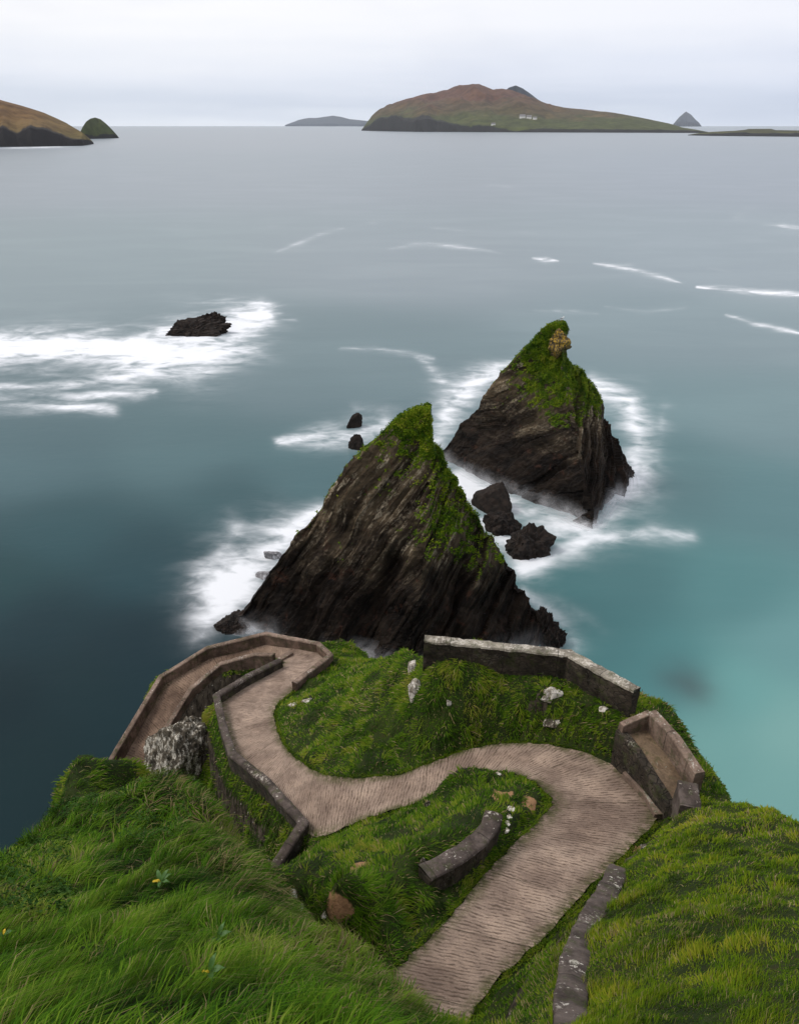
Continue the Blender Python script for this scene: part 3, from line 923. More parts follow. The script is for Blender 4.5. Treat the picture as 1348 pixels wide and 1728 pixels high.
# ------------------------------------------------------------------ smaller rocks
def rock(name, label, c, size, seed, mat, cat='rock', group=None, sub=5, planes=26, rough=.10, lean=(0, 0), jag=.0, layers=0):
    import bmesh
    bm = bmesh.new()
    bmesh.ops.create_icosphere(bm, subdivisions=sub, radius=1.0)
    v = np.array([q.co[:] for q in bm.verts]); fcs = [[q.index for q in f_.verts] for f_ in bm.faces]
    bm.free()
    r_ = np.random.default_rng(seed)
    pn = r_.normal(size=(planes, 3)); pn /= np.linalg.norm(pn, axis=1)[:, None]
    pd = r_.uniform(.62, 1.0, planes)
    dots = v @ pn.T
    rad = np.min(np.where(dots > .08, pd[None] / np.maximum(dots, .08), 3), axis=1)
    rad = np.minimum(rad, 1.25)
    p = v * rad[:, None]
    p = p * (1 + rough * fbm(v * 3.1 + seed, seed, 4) + jag * np.abs(fbm(v * np.array([5, 5, 1.2]) + seed, seed + 1, 3)))[:, None]
    if layers:
        lay_ = np.floor(p[:, 2] * size[2] / layers + .35 * fbm(v * 1.3, seed + 2, 2))
        p[:, :2] *= (.80 + .36 * hash01(lay_ + 50, seed))[:, None]
        p[:, :2] *= (1 + .14 * (hash01(np.floor(np.arctan2(v[:, 1], v[:, 0]) * 2.2 + 9), seed + 4, lay_ + 50) - .5))[:, None]
    p = p * np.array(size)
    p[:, 0] += np.maximum(p[:, 2], 0) * lean[0]; p[:, 1] += np.maximum(p[:, 2], 0) * lean[1]
    c = np.asarray(c, float)
    o = mesh_obj(name, p + c, fcs, mat, None, False, origin=c)
    tag(o, label, cat, group)
    return o

crag = rock('summit_crag', None, crag_c + np.array([-.15, .35, -.1]), (1.45, 1.5, 2.75), 91, M_CRAG, None, planes=16, rough=.10, jag=.0, lean=(.05, 0), layers=.46)
crag.parent = root_f
crag.location = Vector(crag_c + np.array([-.15, .35, -.1]) - base_f)

SEA_ROCKS = []
def sea_rock(label, u, v, size, seed, **k):
    c = sea_pt(u, v)
    SEA_ROCKS.append((c[0], c[1], max(size[0], size[1])))
    k.setdefault('mat', M_SHORE)
    return rock('sea_rock', label, c, size, seed, k.pop('mat'), 'rock', **k)

sea_rock('long low dark rock alone in the broad white surf at the left', 318, 562, (8.0, 4.5, 3.4), 5, jag=.45, lean=(.9, 0), rough=.2)
sea_rock('dark hump joined to the upper end of the lone rock in the left surf', 348, 550, (6.4, 3.6, 4.3), 25, jag=.45, lean=(.75, 0), rough=.2)
sea_rock('small dark rock awash just below the lone rock in the left surf', 360, 557, (2.6, 1.6, 1.5), 6, jag=.3)
sea_rock('upper of two small black rocks in the foam left of the near stack', 594, 720, (1.5, 1.3, 2.6), 7, lean=(.2, 0), jag=.2)
sea_rock('lower of two small black rocks in the foam left of the near stack', 602, 756, (1.5, 1.4, 2.7), 8, lean=(.1, 0), jag=.2)
sea_rock('smooth wedge of brown rock leaning on the far stack beside the foam channel', 832, 858, (3.2, 2.4, 4.6), 9, lean=(.1, .1))
sea_rock('small grey rock half veiled by foam between the two sea stacks', 848, 893, (3.1, 2.6, 3.4), 10, jag=.12, rough=.25, planes=36)
sea_rock('rounded knobbly black boulder in the foam between the two sea stacks', 890, 928, (3.9, 3.4, 4.4), 11, jag=.12, rough=.30, planes=40)
sea_rock('pale foam washed rock beside the left foot of the near stack', 462, 940, (1.5, 1.0, 1.1), 12, mat=M_VEIL)
sea_rock('low rock fading into foam off the left foot of the near stack', 446, 972, (1.4, 1.0, .9), 14, mat=M_VEIL)
sea_rock('dark jagged spur of rock at the right foot of the near stack', 915, 1072, (1.8, 2.2, 3.9), 15, jag=.6, rough=.2)
sea_rock('last jagged rock tooth at the right foot of the near stack', 936, 1085, (1.2, 1.3, 2.3), 16, jag=.6, rough=.2)
sea_rock('dark point of rock at the left foot of the near stack', 396, 1058, (2.2, 2.2, 1.7), 17, jag=.3)
sea_rock('rough dark toe of rock at the right foot of the far stack', 1050, 800, (2.2, 2.2, 2.2), 18, jag=.5)

# ------------------------------------------------------------------ sea: one sheet, with its colour (depth, plus painted sky reflection far out) and its foam as attributes
def axis(fine, lo, hi, step, growth, far):
    a = list(np.arange(lo, hi, step))
    s_, q = step, hi
    while q < far:
        a.append(q); s_ *= growth; q += s_
    a.append(far)
    s_, q, b = step, lo - step, []
    while fine[0] < q:
        b.append(q); s_ *= growth; q -= s_
    b.append(fine[0])
    return np.array(b[::-1] + a)
sx = axis((-30000, 0), -110, 130, .7, 1.07, 30000)
sy = axis((-400, 0), 30, 330, .7, 1.06, 30000)
SXg, SYg = np.meshgrid(sx, sy, indexing='ij')
qx_, qy_ = SXg.ravel(), SYg.ravel()
U, Vp, Dp = project(np.stack([qx_, qy_, np.zeros_like(qx_)], -1))

WCOL = [  # photo position of a patch of water and its colour: depth over sand or rock, far water lightened as sky reflection
 (0, 300, (.155,.180,.20)), (600, 300, (.155,.180,.20)), (1348, 300, (.16,.185,.21)), (600, 235, (.17,.19,.21)), (100, 450, (.135,.175,.185)), (700, 450, (.155,.185,.20)), (1300, 450, (.165,.20,.215)),
 (60, 780, (.040,.085,.095)), (300, 760, (.050,.100,.108)), (500, 640, (.080,.125,.135)), (500, 800, (.048,.100,.108)), (600, 600, (.09,.135,.145)), (100, 900, (.012,.048,.056)), (0, 980, (.005,.032,.036)), (60, 1050, (.002,.018,.024)), (150, 1150, (.003,.017,.021)), (60, 1300, (.003,.016,.019)), (0, 1180, (.001,.012,.016)), (-300, 1300, (.001,.009,.013)),
 (250, 950, (.008,.036,.044)), (220, 1090, (.002,.016,.022)), (420, 850, (.022,.060,.068)), (1200, 560, (.125,.170,.18)), (1300, 700, (.105,.165,.172)), (1150, 820, (.062,.125,.130)), (1300, 850, (.066,.140,.145)),
 (1060, 980, (.045,.115,.118)), (1050, 1080, (.045,.120,.122)), (1250, 1000, (.060,.150,.150)), (1330, 1080, (.105,.215,.21)), (1120, 1120, (.055,.15,.15)), (1250, 1180, (.105,.24,.225)), (1320, 1240, (.150,.275,.250)), (1230, 1280, (.120,.245,.225)), (1330, 1340, (.130,.255,.235))]
wc = np.array([(a, b) for a, b, _ in WCOL], float); wv = np.array([c for _, _, c in WCOL])
# interpolate in a frame where far water is compressed: log of distance and bearing
def frame(px, py):
    r_ = np.hypot(px, np.maximum(py, 1)); return np.stack([np.arctan2(px, np.maximum(py, 1)) * 1.6, np.log(np.maximum(r_, 20)) * 1.1], -1)
wp = sea_pt(wc[:, 0], wc[:, 1]); wf = frame(wp[:, 0], wp[:, 1])
qf = frame(qx_, qy_)
water = np.zeros((len(qx_), 3))
for i in range(0, len(qx_), 40000):
    d2 = ((qf[i:i + 40000, None] - wf[None]) ** 2).sum(-1)
    wt = 1 / (d2 + .010) ** 2.3
    water[i:i + 40000] = (wt @ wv) / wt.sum(1)[:, None]
# a sunken rock off the lookout
p = sea_pt(1160, 1155)
dk = np.exp(-(((qx_ - p[0]) / 2.9) ** 2 + ((qy_ - p[1]) / 3.6) ** 2) * 1.0 + .5 * fbm(xy0(qx_, qy_, .25), 66, 2))
water = water * np.array([.94, 1.0, 1.04])
water = water * (1 - .50 * np.clip(dk, 0, 1))[:, None] + np.array([.045, .030, .035]) * (.45 * np.clip(dk, 0, 1))[:, None]

near_sea = (qy_ > 20) & (qy_ < 9000) & (np.abs(qx_) < 6000)
foam = np.zeros(len(qx_))
warp_u = 16 * fbm(xy0(qx_, qy_, .09), 61, 3); warp_v = 9 * fbm(xy0(qx_, qy_, .09), 62, 3)
def stroke(rows, amp, soft=1.0, rag=1.0):
    """foam along a polyline in the photo: (u, v, half width up, half width down)"""
    global foam
    r = np.array(rows, float)
    m = (U > r[:, 0].min() - 160) & (U < r[:, 0].max() + 160) & (Vp > r[:, 1].min() - 120) & (Vp < r[:, 1].max() + 120) & near_sea
    if not m.any():
        return
    sc = np.clip(r[:, 2:].mean() / 25, .1, 1.0) * rag
    u_, v_ = U[m] + warp_u[m] * sc, Vp[m] + warp_v[m] * sc
    best = np.full(u_.shape, 9.0)
    for a, b in zip(r[:-1], r[1:]):
        d = b[:2] - a[:2]
        t = np.clip(((u_ - a[0]) * d[0] + (v_ - a[1]) * d[1]) / (d @ d), 0, 1)
        du, dv = u_ - a[0] - t * d[0], v_ - a[1] - t * d[1]
        wup, wdn = a[2] + (b[2] - a[2]) * t, a[3] + (b[3] - a[3]) * t
        nn = np.array([-d[1], d[0]]) / np.hypot(*d)
        sgn = du * nn[0] + dv * nn[1]
        if nn[1] < 0:
            sgn = -sgn
        w_ = np.where(sgn < 0, wup, wdn)
        best = np.minimum(best, np.hypot(du, dv) / w_)
    val = amp * np.exp(-(best ** 1.35) * 1.25 / soft)
    val = val + .20 * amp * np.exp(-((best / 2.4) ** 2))
    foam[m] = np.maximum(foam[m], val) + .25 * np.minimum(foam[m], val)

# surf round the lone rock on the left
stroke([(-60, 590, 22, 30), (120, 590, 24, 26), (250, 588, 24, 30), (330, 578, 34, 42), (400, 548, 28, 38), (445, 528, 14, 18)], 1.95, 1.15)
stroke([(280, 610, 20, 22), (200, 640, 14, 18), (90, 650, 12, 14), (-40, 655, 10, 12)], .95)
stroke([(260, 662, 7, 8), (120, 668, 9, 9), (0, 655, 9, 9)], .75, 1.5)
stroke([(190, 690, 8, 9), (90, 684, 10, 10), (-40, 682, 12, 12)], .72, 1.6)
stroke([(280, 535, 5, 6), (380, 520, 6, 6), (440, 510, 7, 7)], .45)
stroke([(460, 538, 5, 6), (500, 540, 4, 4)], .35)
# round the near stack
stroke([(540, 862, 14, 20), (470, 915, 34, 40), (405, 975, 44, 44), (362, 1030, 42, 36), (345, 1070, 28, 22)], 1.45)
stroke([(400, 900, 30, 30), (340, 970, 24, 24), (325, 1040, 18, 18)], .55)
stroke([(470, 745, 7, 8), (540, 738, 18, 20), (600, 735, 24, 26), (650, 715, 18, 20)], 1.15)
stroke([(600, 690, 10, 10), (650, 690, 12, 12)], .45)
stroke([(885, 1000, 10, 14), (930, 1035, 22, 24), (960, 1085, 22, 24)], .9)
stroke([(940, 1010, 20, 16), (1010, 1060, 20, 20)], .30)
# round the far stack
stroke([(735, 735, 30, 30), (770, 670, 28, 30), (820, 630, 20, 24), (870, 612, 12, 14)], 1.1)
stroke([(745, 640, 16, 18), (718, 612, 9, 9), (700, 604, 5, 5)], .5)
stroke([(730, 606, 4, 4), (680, 594, 5, 6), (630, 588, 4, 5), (575, 588, 2, 3)], .42, 1.6)
stroke([(995, 650, 16, 20), (1060, 680, 24, 26), (1080, 745, 34, 34), (1065, 815, 34, 36), (1025, 870, 34, 36), (960, 925, 30, 32), (890, 962, 20, 22)], .95)
stroke([(1120, 690, 18, 18), (1110, 780, 18, 18)], .40)
stroke([(1000, 905, 22, 26), (1090, 900, 22, 22), (1165, 905, 12, 12)], .70)
stroke([(775, 815, 20, 26), (830, 845, 22, 24), (900, 868, 20, 22), (985, 898, 20, 24)], 1.3)
stroke([(815, 880, 16, 18), (860, 915, 20, 20), (900, 950, 22, 22)], .95)
# drifting streaks out on the water
for rows, am in (
    ([(468, 424, 6, 6), (500, 412, 4, 5), (540, 395, 4, 4), (585, 384, 3, 3)], .55), ([(600, 380, 3, 3), (662, 372, 4, 4)], .40),
    ([(658, 420, 4, 5), (700, 412, 4, 5), (770, 416, 4, 4), (850, 428, 3, 3)], .60), ([(720, 384, 3, 3), (790, 390, 3, 3)], .35), ([(860, 388, 3, 3), (910, 396, 3, 3)], .35),
    ([(898, 435, 4, 5), (942, 440, 4, 5)], .85), ([(1000, 444, 4, 4), (1060, 453, 5, 5), (1110, 466, 4, 4), (1150, 478, 3, 3)], .90),
    ([(1175, 484, 5, 5), (1230, 488, 5, 5), (1280, 494, 5, 5), (1370, 498, 5, 5)], 1.1), ([(1195, 452, 4, 4), (1235, 460, 3, 3)], .4),
    ([(1225, 532, 5, 6), (1270, 546, 5, 5), (1370, 566, 4, 4)], .75), ([(900, 524, 4, 5), (960, 524, 5, 6), (1010, 530, 3, 4)], .45), ([(1020, 518, 4, 4), (1090, 526, 4, 4), (1160, 518, 4, 5)], .40),
    ([(1230, 366, 4, 4), (1265, 362, 4, 4)], .7), ([(1290, 378, 3, 3), (1370, 386, 4, 4)], .75), ([(1250, 350, 3, 3), (1290, 350, 3, 3)], .4),
    ([(820, 311, 2, 2), (880, 318, 2, 2)], .45), ([(440, 316, 3, 3), (500, 312, 2, 2)], .32), ([(1040, 332, 3, 3), (1090, 336, 2, 2)], .32), ([(1120, 342, 2, 2), (1200, 344, 2, 2)], .25),
    ([(280, 382, 2, 3), (360, 372, 2, 2)], .30), ([(440, 384, 2, 2), (490, 380, 2, 2)], .35), ([(590, 350, 2, 2), (640, 352, 2, 2)], .2),
    ([(-20, 250, 2, 2.5), (60, 249, 2, 2), (140, 246, 2, 2)], 1.0), ([(140, 243, 2, 2), (200, 244, 1.5, 1.5), (230, 244, 1, 1)], .55),
    ([(240, 248, 1, 1.2), (330, 247, 1, 1.5), (420, 240, 1, 1), (500, 232, 1, 1)], .22), ([(150, 234, 1, 1), (240, 231, 1, 1)], .35),
    ([(1090, 224, .8, .8), (1190, 231, .8, .8), (1348, 232, .8, .8)], .35)):
    rows = [tuple(q) for q in rows]
    rows = [rows[0][:2] + (rows[0][2] * .35, rows[0][3] * .35)] + rows[1:-1] + [((rows[-2][0] + rows[-1][0]) / 2, (rows[-2][1] + rows[-1][1]) / 2, rows[-1][2], rows[-1][3])] + [rows[-1][:2] + (rows[-1][2] * .3, rows[-1][3] * .3)]
    stroke(rows, am * .92, soft=1.5, rag=1.2)
foam = np.clip(foam, 0, 2.6)
sea = mesh_obj('sea', np.stack([qx_, qy_, np.zeros_like(qx_)], -1), quads=grid_faces(len(sx), len(sy)), mat=M_SEA, attrs={'foam': foam}, colors={'water': water})
tag(sea, kind='structure')

# white wash clinging round the feet of the stacks: thin ragged skirts of spray with real distance from the rock
def swash(st_, reach, seed):
    V2, N2 = st_[2], st_[3]
    vs, al, qs = [], [], []
    ns, nt = V2.shape[:2]
    hi = int((reach + 3) / (st_[5] + 3) * nt) + 1
    lo = int(2.6 / (st_[5] + 3) * nt)
    V2 = sum(np.roll(V2, k_, 0) for k_ in range(-14, 15)) / 29; N2 = sum(np.roll(N2, k_, 0) for k_ in range(-14, 15)) / 29
    for layer in (.5, 1.0, 1.6):
        seg = V2[:, lo:hi].copy()
        flat = N2[:, lo:hi].copy(); flat[..., 2] = 0
        flat /= np.linalg.norm(flat, axis=-1, keepdims=True) + 1e-6
        zz = np.clip(seg[..., 2:3], 0, None)
        seg = seg + flat * (layer * (1.25 - np.clip(zz / reach, 0, 1)))
        k = len(vs) and sum(len(q) for q in vs)
        a = np.clip(1 - seg[..., 2] / (reach * (1.05 - .25 * layer)), 0, 1) ** 1.7 * .42
        a = a * np.clip(.5 + fbm(seg.reshape(-1, 3) * .16, seed, 3).reshape(a.shape) * 1.1, 0, 1.1)
        vs.append(seg.reshape(-1, 3)); al.append(a.ravel())
        qs.append(grid_faces(ns, hi - lo, wrap_u=True, off=k))
    o = mesh_obj('spray', np.concatenate(vs), quads=np.concatenate(qs), mat=M_SWASH, attrs={'alpha': np.concatenate(al)})
    tag(o, kind='stuff')
swash(stack_near, 3.0, 71)
swash(stack_far, 3.0, 72)

# ------------------------------------------------------------------ far land
def island(name, label, sky_px, shore_px, ridge_back, mat, cat, nx=260, ny=70, cliff_m=12, rough=.06, back=1.3, seed=1, cliff_px=None):
    """land from its skyline in the photo, seated on the shore line it shows; the ridge stands ridge_back metres behind the shore"""
    sk, sh = np.array(sky_px, float), np.array(shore_px, float)
    us = np.linspace(sk[0, 0], sk[-1, 0], nx)
    vs_ = np.interp(us, sk[:, 0], sk[:, 1]); vb = np.interp(us, sh[:, 0], sh[:, 1])
    shore = sea_pt(us, vb)
    yr = shore[:, 1] + ridge_back * smooth(np.minimum(us - us[0], us[-1] - us), -8, 60)
    ridge = on_y(us, vs_, yr)
    zr = np.maximum(ridge[:, 2], .5)
    kv = np.linspace(0, 1 + back, ny)
    P = np.zeros((nx, ny, 3)); rise = np.zeros((nx, ny)); cl = np.zeros((nx, ny))
    cliffh = np.minimum(zr * .75, cliff_m if cliff_px is None else np.interp(us, cliff_px[0], cliff_px[1]))
    cliffh = cliffh * np.clip(.95 + .6 * fbm(np.stack([np.linspace(0, nx / 34, nx), np.zeros(nx), np.full(nx, seed * 3.1)], -1), seed, 4), .2, 1.5)
    for j, t in enumerate(kv):
        p = shore + (ridge - shore) * t if t <= 1 else ridge + (ridge - shore) * (t - 1)
        if t <= 1:
            prof = smooth(np.full(nx, t), -.25, 1.0); p0 = smooth(np.array([0.]), -.25, 1.0)[0]
            h = (prof - p0) / (1 - p0)
            zc = cliffh * smooth(np.full(nx, t), -.02, .035)
            zz = zc + (zr - cliffh) * h
        else:
            zz = zr * (1 - smooth(np.full(nx, t), 1.0, 1 + back)) - 4 * (t - 1)
        P[:, j, 0], P[:, j, 1], P[:, j, 2] = p[:, 0], p[:, 1], zz
        cl[:, j] = (t < .05)
    Q = P.reshape(-1, 3)
    L_ = max(zr.max() * 1.6, 20)
    amp = np.clip(P[..., 2] / zr.max(), 0, 1).ravel() * np.minimum(1, np.abs(np.tile(kv, nx) - 1) * 3 + .12)
    nz = fbm(Q / L_ * np.array([1, 1, .4]) + seed, seed, 5)
    rdg = -np.abs(fbm(Q / L_ * np.array([1.8, .6, .2]) + seed, seed + 8, 4))
    Q[:, 2] += (nz * .9 + rdg * 1.1) * amp * zr.max() * rough * 2
    gully = fbm(Q / L_ * np.array([6, 2, 1.]) + seed, seed + 3, 4)
    Q[:, 1] += gully * zr.max() * .10 * (np.tile(kv, nx) < .3)
    Q[:, 2] = np.where(np.tile(kv, nx) == 0, -3, Q[:, 2])
    Q[:, 2] = np.where(np.tile(kv, nx) >= kv[-1] - 1e-6, -6, Q[:, 2])
    base = np.array([Q[:, 0].mean(), Q[:, 1].mean(), 0])
    ch_ = np.repeat(cliffh, ny)
    clf = (1 - smooth((Q[:, 2] - ch_) / (ch_ * .5 + 2), -.2, .9)) * (np.tile(kv, nx) < .3)
    o = mesh_obj(name, Q, quads=grid_faces(nx, ny), mat=mat, attrs={'rise': Q[:, 2] / zr.max(), 'cliff': clf}, origin=base)
    tag(o, label, cat)
    return o, P

M_BIG = make_island_mat('moor_island', (.060, .068, .022), (.085, .062, .032), (.105, .052, .034), (.018, .017, .016))
M_DIM = make_island_mat('haze_tinted_islet', (.028, .042, .062), (.034, .046, .064), (.036, .046, .062), (.018, .026, .040))  # blue of distance haze painted into the base colours
M_HEAD = make_island_mat('grassy_headland', (.110, .086, .034), (.140, .092, .038), (.135, .078, .036), (.020, .018, .018))
M_GREEN = make_island_mat('green_islet', (.050, .060, .016), (.048, .062, .016), (.050, .060, .018), (.015, .014, .014))
M_LOW = make_island_mat('low_isle', (.075, .080, .030), (.080, .080, .032), (.060, .060, .030), (.020, .020, .020))

big, bigP = island('island', 'broad brown and green hill island with a humped summit on the horizon',
    [(610, 219), (618, 208), (628, 195), (652, 179), (690, 165), (720, 158), (755, 152), (775, 144), (798, 140), (815, 145), (832, 150), (848, 149), (866, 152), (885, 160), (905, 168), (925, 174),
     (950, 180), (985, 185), (1020, 189), (1050, 193), (1085, 199), (1110, 204), (1135, 210), (1150, 215), (1170, 218), (1196, 223)],
    [(610, 220.5), (700, 222.5), (900, 223.5), (1196, 224.5)], 2200, M_BIG, 'island', nx=420, ny=90, seed=2, rough=.20,
    cliff_px=([610, 650, 720, 790, 860, 1150, 1196], [150, 130, 95, 50, 24, 16, 8]))
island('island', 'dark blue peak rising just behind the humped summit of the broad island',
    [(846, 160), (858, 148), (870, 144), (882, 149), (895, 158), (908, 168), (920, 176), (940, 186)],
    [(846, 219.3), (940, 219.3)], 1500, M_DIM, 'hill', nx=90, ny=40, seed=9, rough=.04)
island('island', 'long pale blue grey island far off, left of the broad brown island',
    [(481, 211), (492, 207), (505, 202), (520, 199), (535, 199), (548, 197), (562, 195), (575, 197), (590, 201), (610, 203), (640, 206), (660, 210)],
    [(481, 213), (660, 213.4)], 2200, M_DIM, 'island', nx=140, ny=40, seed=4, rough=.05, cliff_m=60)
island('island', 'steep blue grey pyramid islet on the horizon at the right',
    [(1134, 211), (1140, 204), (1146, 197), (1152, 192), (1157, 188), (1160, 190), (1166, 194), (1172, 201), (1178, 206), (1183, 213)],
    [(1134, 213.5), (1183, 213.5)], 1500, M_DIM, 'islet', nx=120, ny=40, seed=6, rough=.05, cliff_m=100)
island('island', 'low flat grassy isle along the right edge of the horizon',
    [(1160, 227.5), (1175, 225), (1200, 222.5), (1240, 220.5), (1256, 219), (1262, 217.5), (1300, 217.3), (1308, 219.5), (1340, 220), (1420, 221)],
    [(1160, 228.5), (1200, 229.5), (1420, 231.5)], 900, M_LOW, 'island', nx=160, ny=40, seed=7, rough=.02, cliff_m=16)
island('headland', 'orange brown headland above dark cliffs at the left edge',
    [(-120, 150), (-50, 158), (0, 168), (25, 175), (50, 182), (75, 190), (95, 199), (112, 207), (125, 215), (140, 224), (152, 234), (158, 240)],
    [(-120, 249), (0, 248), (60, 247.5), (140, 246), (158, 243)], 420, M_HEAD, 'headland', nx=220, ny=80, seed=8, rough=.05, cliff_px=([-120, 0, 60, 110, 158], [44, 40, 36, 30, 8]))
island('island', 'small dark green dome shaped islet just off the left headland',
    [(132, 231), (140, 214), (146, 205), (153, 200), (161, 198), (170, 201), (180, 209), (190, 219), (198, 228), (201, 232)],
    [(132, 235), (170, 234), (201, 233)], 260, M_GREEN, 'islet', nx=110, ny=40, seed=10, rough=.04, cliff_m=14)

# white cottages on the slope of the broad island
def island_z(wx, wy):
    d = (bigP[..., 0] - wx) ** 2 + (bigP[..., 1] - wy) ** 2
    return bigP[..., 2].ravel()[np.argmin(d)]
M_WHITEWASH = plain_mat('whitewash', (.78, .76, .72), .9, .05)
M_SLATE = plain_mat('slate', (.20, .19, .19), .8, .2)
def cottage(label, u, v, L_, group):
    r = ray(u, v); best = None
    for s in np.linspace(5500, 12000, 900):
        p = np.array([0, 0, CAMZ]) + r * s / r[1]
        if island_z(p[0], p[1]) >= p[2]:
            best = p; break
    if best is None:
        best = p
    e = empty('cottage', best - [0, 0, 3]); tag(e, label, 'cottage', group)
    w_, h_ = L_ * .38, L_ * .40
    a, b = L_ / 2, w_ / 2
    v8 = [(-a, -b, 0), (a, -b, 0), (a, b, 0), (-a, b, 0), (-a, -b, h_), (a, -b, h_), (a, b, h_), (-a, b, h_), (-a, 0, h_ * 1.7), (a, 0, h_ * 1.7)]
    mesh_obj('walls', v8, [(0, 1, 5, 4), (1, 2, 6, 9, 5), (2, 3, 7, 6), (3, 0, 4, 8, 7), (0, 3, 2, 1)], M_WHITEWASH, e, False)
    o_ = L_ * .03
    rv = [(-a - o_, -b - o_, h_), (a + o_, -b - o_, h_), (a + o_, 0, h_ * 1.76), (-a - o_, 0, h_ * 1.76), (-a - o_, b + o_, h_), (a + o_, b + o_, h_)]
    mesh_obj('roof', rv + [(q[0], q[1], q[2] + L_ * .03) for q in rv], [(6, 7, 8, 9), (9, 8, 11, 10), (0, 3, 2, 1), (3, 4, 5, 2), (0, 1, 7, 6), (4, 10, 11, 5), (0, 6, 9, 3), (3, 9, 10, 4), (1, 2, 8, 7), (2, 5, 11, 8)], M_SLATE, e, False)
for u, v, L_, lb in ((881, 200, 46, 'leftmost of three white cottages in a row on the broad island'), (892, 200.5, 42, 'middle white cottage of the row of three on the broad island'),
                     (902, 201.5, 32, 'rightmost and smallest white cottage of the row of three on the broad island'), (832, 212, 32, 'single white cottage low on the shore of the broad island')):
    cottage(lb, u, v, L_, 'white cottages on the island')
# ------------------------------------------------------------------ grass: real blades, combed by the wind and hanging down the banks
def blades(name, P, N, lean, length, width, tint, mat=M_BLADE, parent=None, origin=None):
    """P roots, N surface normals, lean unit directions along which each blade bends over, all (n,3)"""
    n = len(P)
    side = np.cross(lean, N); side /= np.linalg.norm(side, axis=1)[:, None] + 1e-9
    hl = (width / 2)[:, None] * side
    up = N * .62 + lean * .55
    m_ = P + up * (length * .5)[:, None]
    tip = m_ + (N * .10 + lean * .62 - np.array([0, 0, .12])) * (length * .62)[:, None]
    v = np.stack([P - hl, P + hl, m_ - hl * .8, m_ + hl * .8, tip], 1).reshape(-1, 3)
    b = np.arange(n) * 5
    q = np.stack([b, b + 1, b + 3, b + 2], 1); tr = np.stack([b + 2, b + 3, b + 4], 1)
    col = np.repeat(tint, 5, 0)
    return mesh_obj(name, v, None, mat, parent, True, q, tr, colors={'tint': col}, origin=origin)

def pal(sel, cols):
    cols = np.array(cols, float)
    s_ = np.clip(sel, 0, .9999) * (len(cols) - 1)
    i = s_.astype(int); f = (s_ - i)[:, None]
    return cols[i] * (1 - f) + cols[i + 1] * f

ci, cj = np.meshgrid(np.arange(len(gx) - 1), np.arange(len(gy) - 1), indexing='ij')
ci, cj = ci.ravel(), cj.ravel()
cx_, cy_ = gx[ci] + GS / 2, gy[cj] + GS / 2
cz_ = ground_z(cx_, cy_)
cu, cv_, cd = project(np.stack([cx_, cy_, cz_], -1))
dist = np.sqrt(cx_ ** 2 + cy_ ** 2 + (cz_ - CAMZ) ** 2)
inframe = (cu > -90) & (cu < 1440) & (cv_ > 900) & (cv_ < 1860) & (cy_ > 1.0)
ok = (cu > -1500) & (cu < 2900) & (cv_ > 900) & (cy_ > -2.0) & (cd > .6) & (cz_ > 2) & (dist > 2.2)
sl = slope[ci, cj]
bare = on_path[ci, cj] | (np.abs(cx_ + 14) < 4.5) & (np.abs(cy_ - 44.5) < 5) & (cz_ < 15.6)
ok &= ~bare & (sl < 3.1)
ins = np.ones(len(ci), bool)
for a in range(4):
    p_, q_ = SHELF[a], SHELF[(a + 1) % 4]
    c0 = SHELF.mean(0)
    sg = (q_[0] - p_[0]) * (c0[1] - p_[1]) - (q_[1] - p_[1]) * (c0[0] - p_[0])
    ins &= ((q_[0] - p_[0]) * (cy_ - p_[1]) - (q_[1] - p_[1]) * (cx_ - p_[0])) * sg > 0
ok &= ~ins
soil2 = soil.reshape(X.shape)[ci, cj]
ok &= soil2 < .8
# which ground the eye sees (the rest gets thinner grass)
vis = np.ones(len(ci), bool)
for s_ in np.linspace(.25, .985, 46):
    vis &= ground_z(cx_ * s_, cy_ * s_) < CAMZ + (cz_ + .35 - CAMZ) * s_ + .02
zone_r = (cu > 930) & (cv_ > 1345) & (cd < 33) & ((cu > 1040) | (cv_ > 1440))
zone_l = (cu < 700) & (dist < 27) & (cv_ > 1270)
dens = np.where(zone_l, 760, np.where(zone_r, 1000, 520)) * np.clip(16 / dist, .32, 1.25) ** np.where(zone_l | zone_r, 1.0, .3)
dens = dens * np.where(inframe, np.where(vis, 1, .16), .26) * ok * np.sqrt(1 + np.minimum(sl, 3) ** 2)
cnt = rng.poisson(dens * GS * GS)
idx = np.repeat(np.arange(len(ci)), cnt)
n = len(idx)
bx = cx_[idx] + rng.uniform(-.5, .5, n) * GS; by = cy_[idx] + rng.uniform(-.5, .5, n) * GS
B = np.stack([bx, by, ground_z(bx, by) - .02], -1)
GN = np.stack([-gz_x[ci, cj][idx], -gz_y[ci, cj][idx], np.ones(n)], -1)
GN /= np.linalg.norm(GN, axis=1)[:, None]
zl, zr_ = zone_l[idx], zone_r[idx]
# tussocks: blades splay out from clump centres
def clump(px_, py_, s, seed):
    gi, gj = np.floor(px_ / s).astype(np.int64), np.floor(py_ / s).astype(np.int64)
    best = np.full(px_.shape, 9.0); ox = np.zeros_like(px_); oy = np.zeros_like(px_); hh = np.zeros_like(px_)
    for a in (-1, 0, 1):
        for b in (-1, 0, 1):
            h = hash3(gi + a, gj + b, gi * 0, seed)
            qx2 = (gi + a + (h & 0xFFFF) / 65535.) * s; qy2 = (gj + b + ((h >> 16) & 0xFFFF) / 65535.) * s
            d_ = np.hypot(px_ - qx2, py_ - qy2)
            k_ = d_ < best
            best[k_] = d_[k_]; ox[k_] = (px_ - qx2)[k_]; oy[k_] = (py_ - qy2)[k_]; hh[k_] = ((h >> 5) & 0xFFF)[k_] / 4095.
    return best / s, ox / s, oy / s, hh
kd, kx, ky, kh = clump(bx, by, .62, 5)
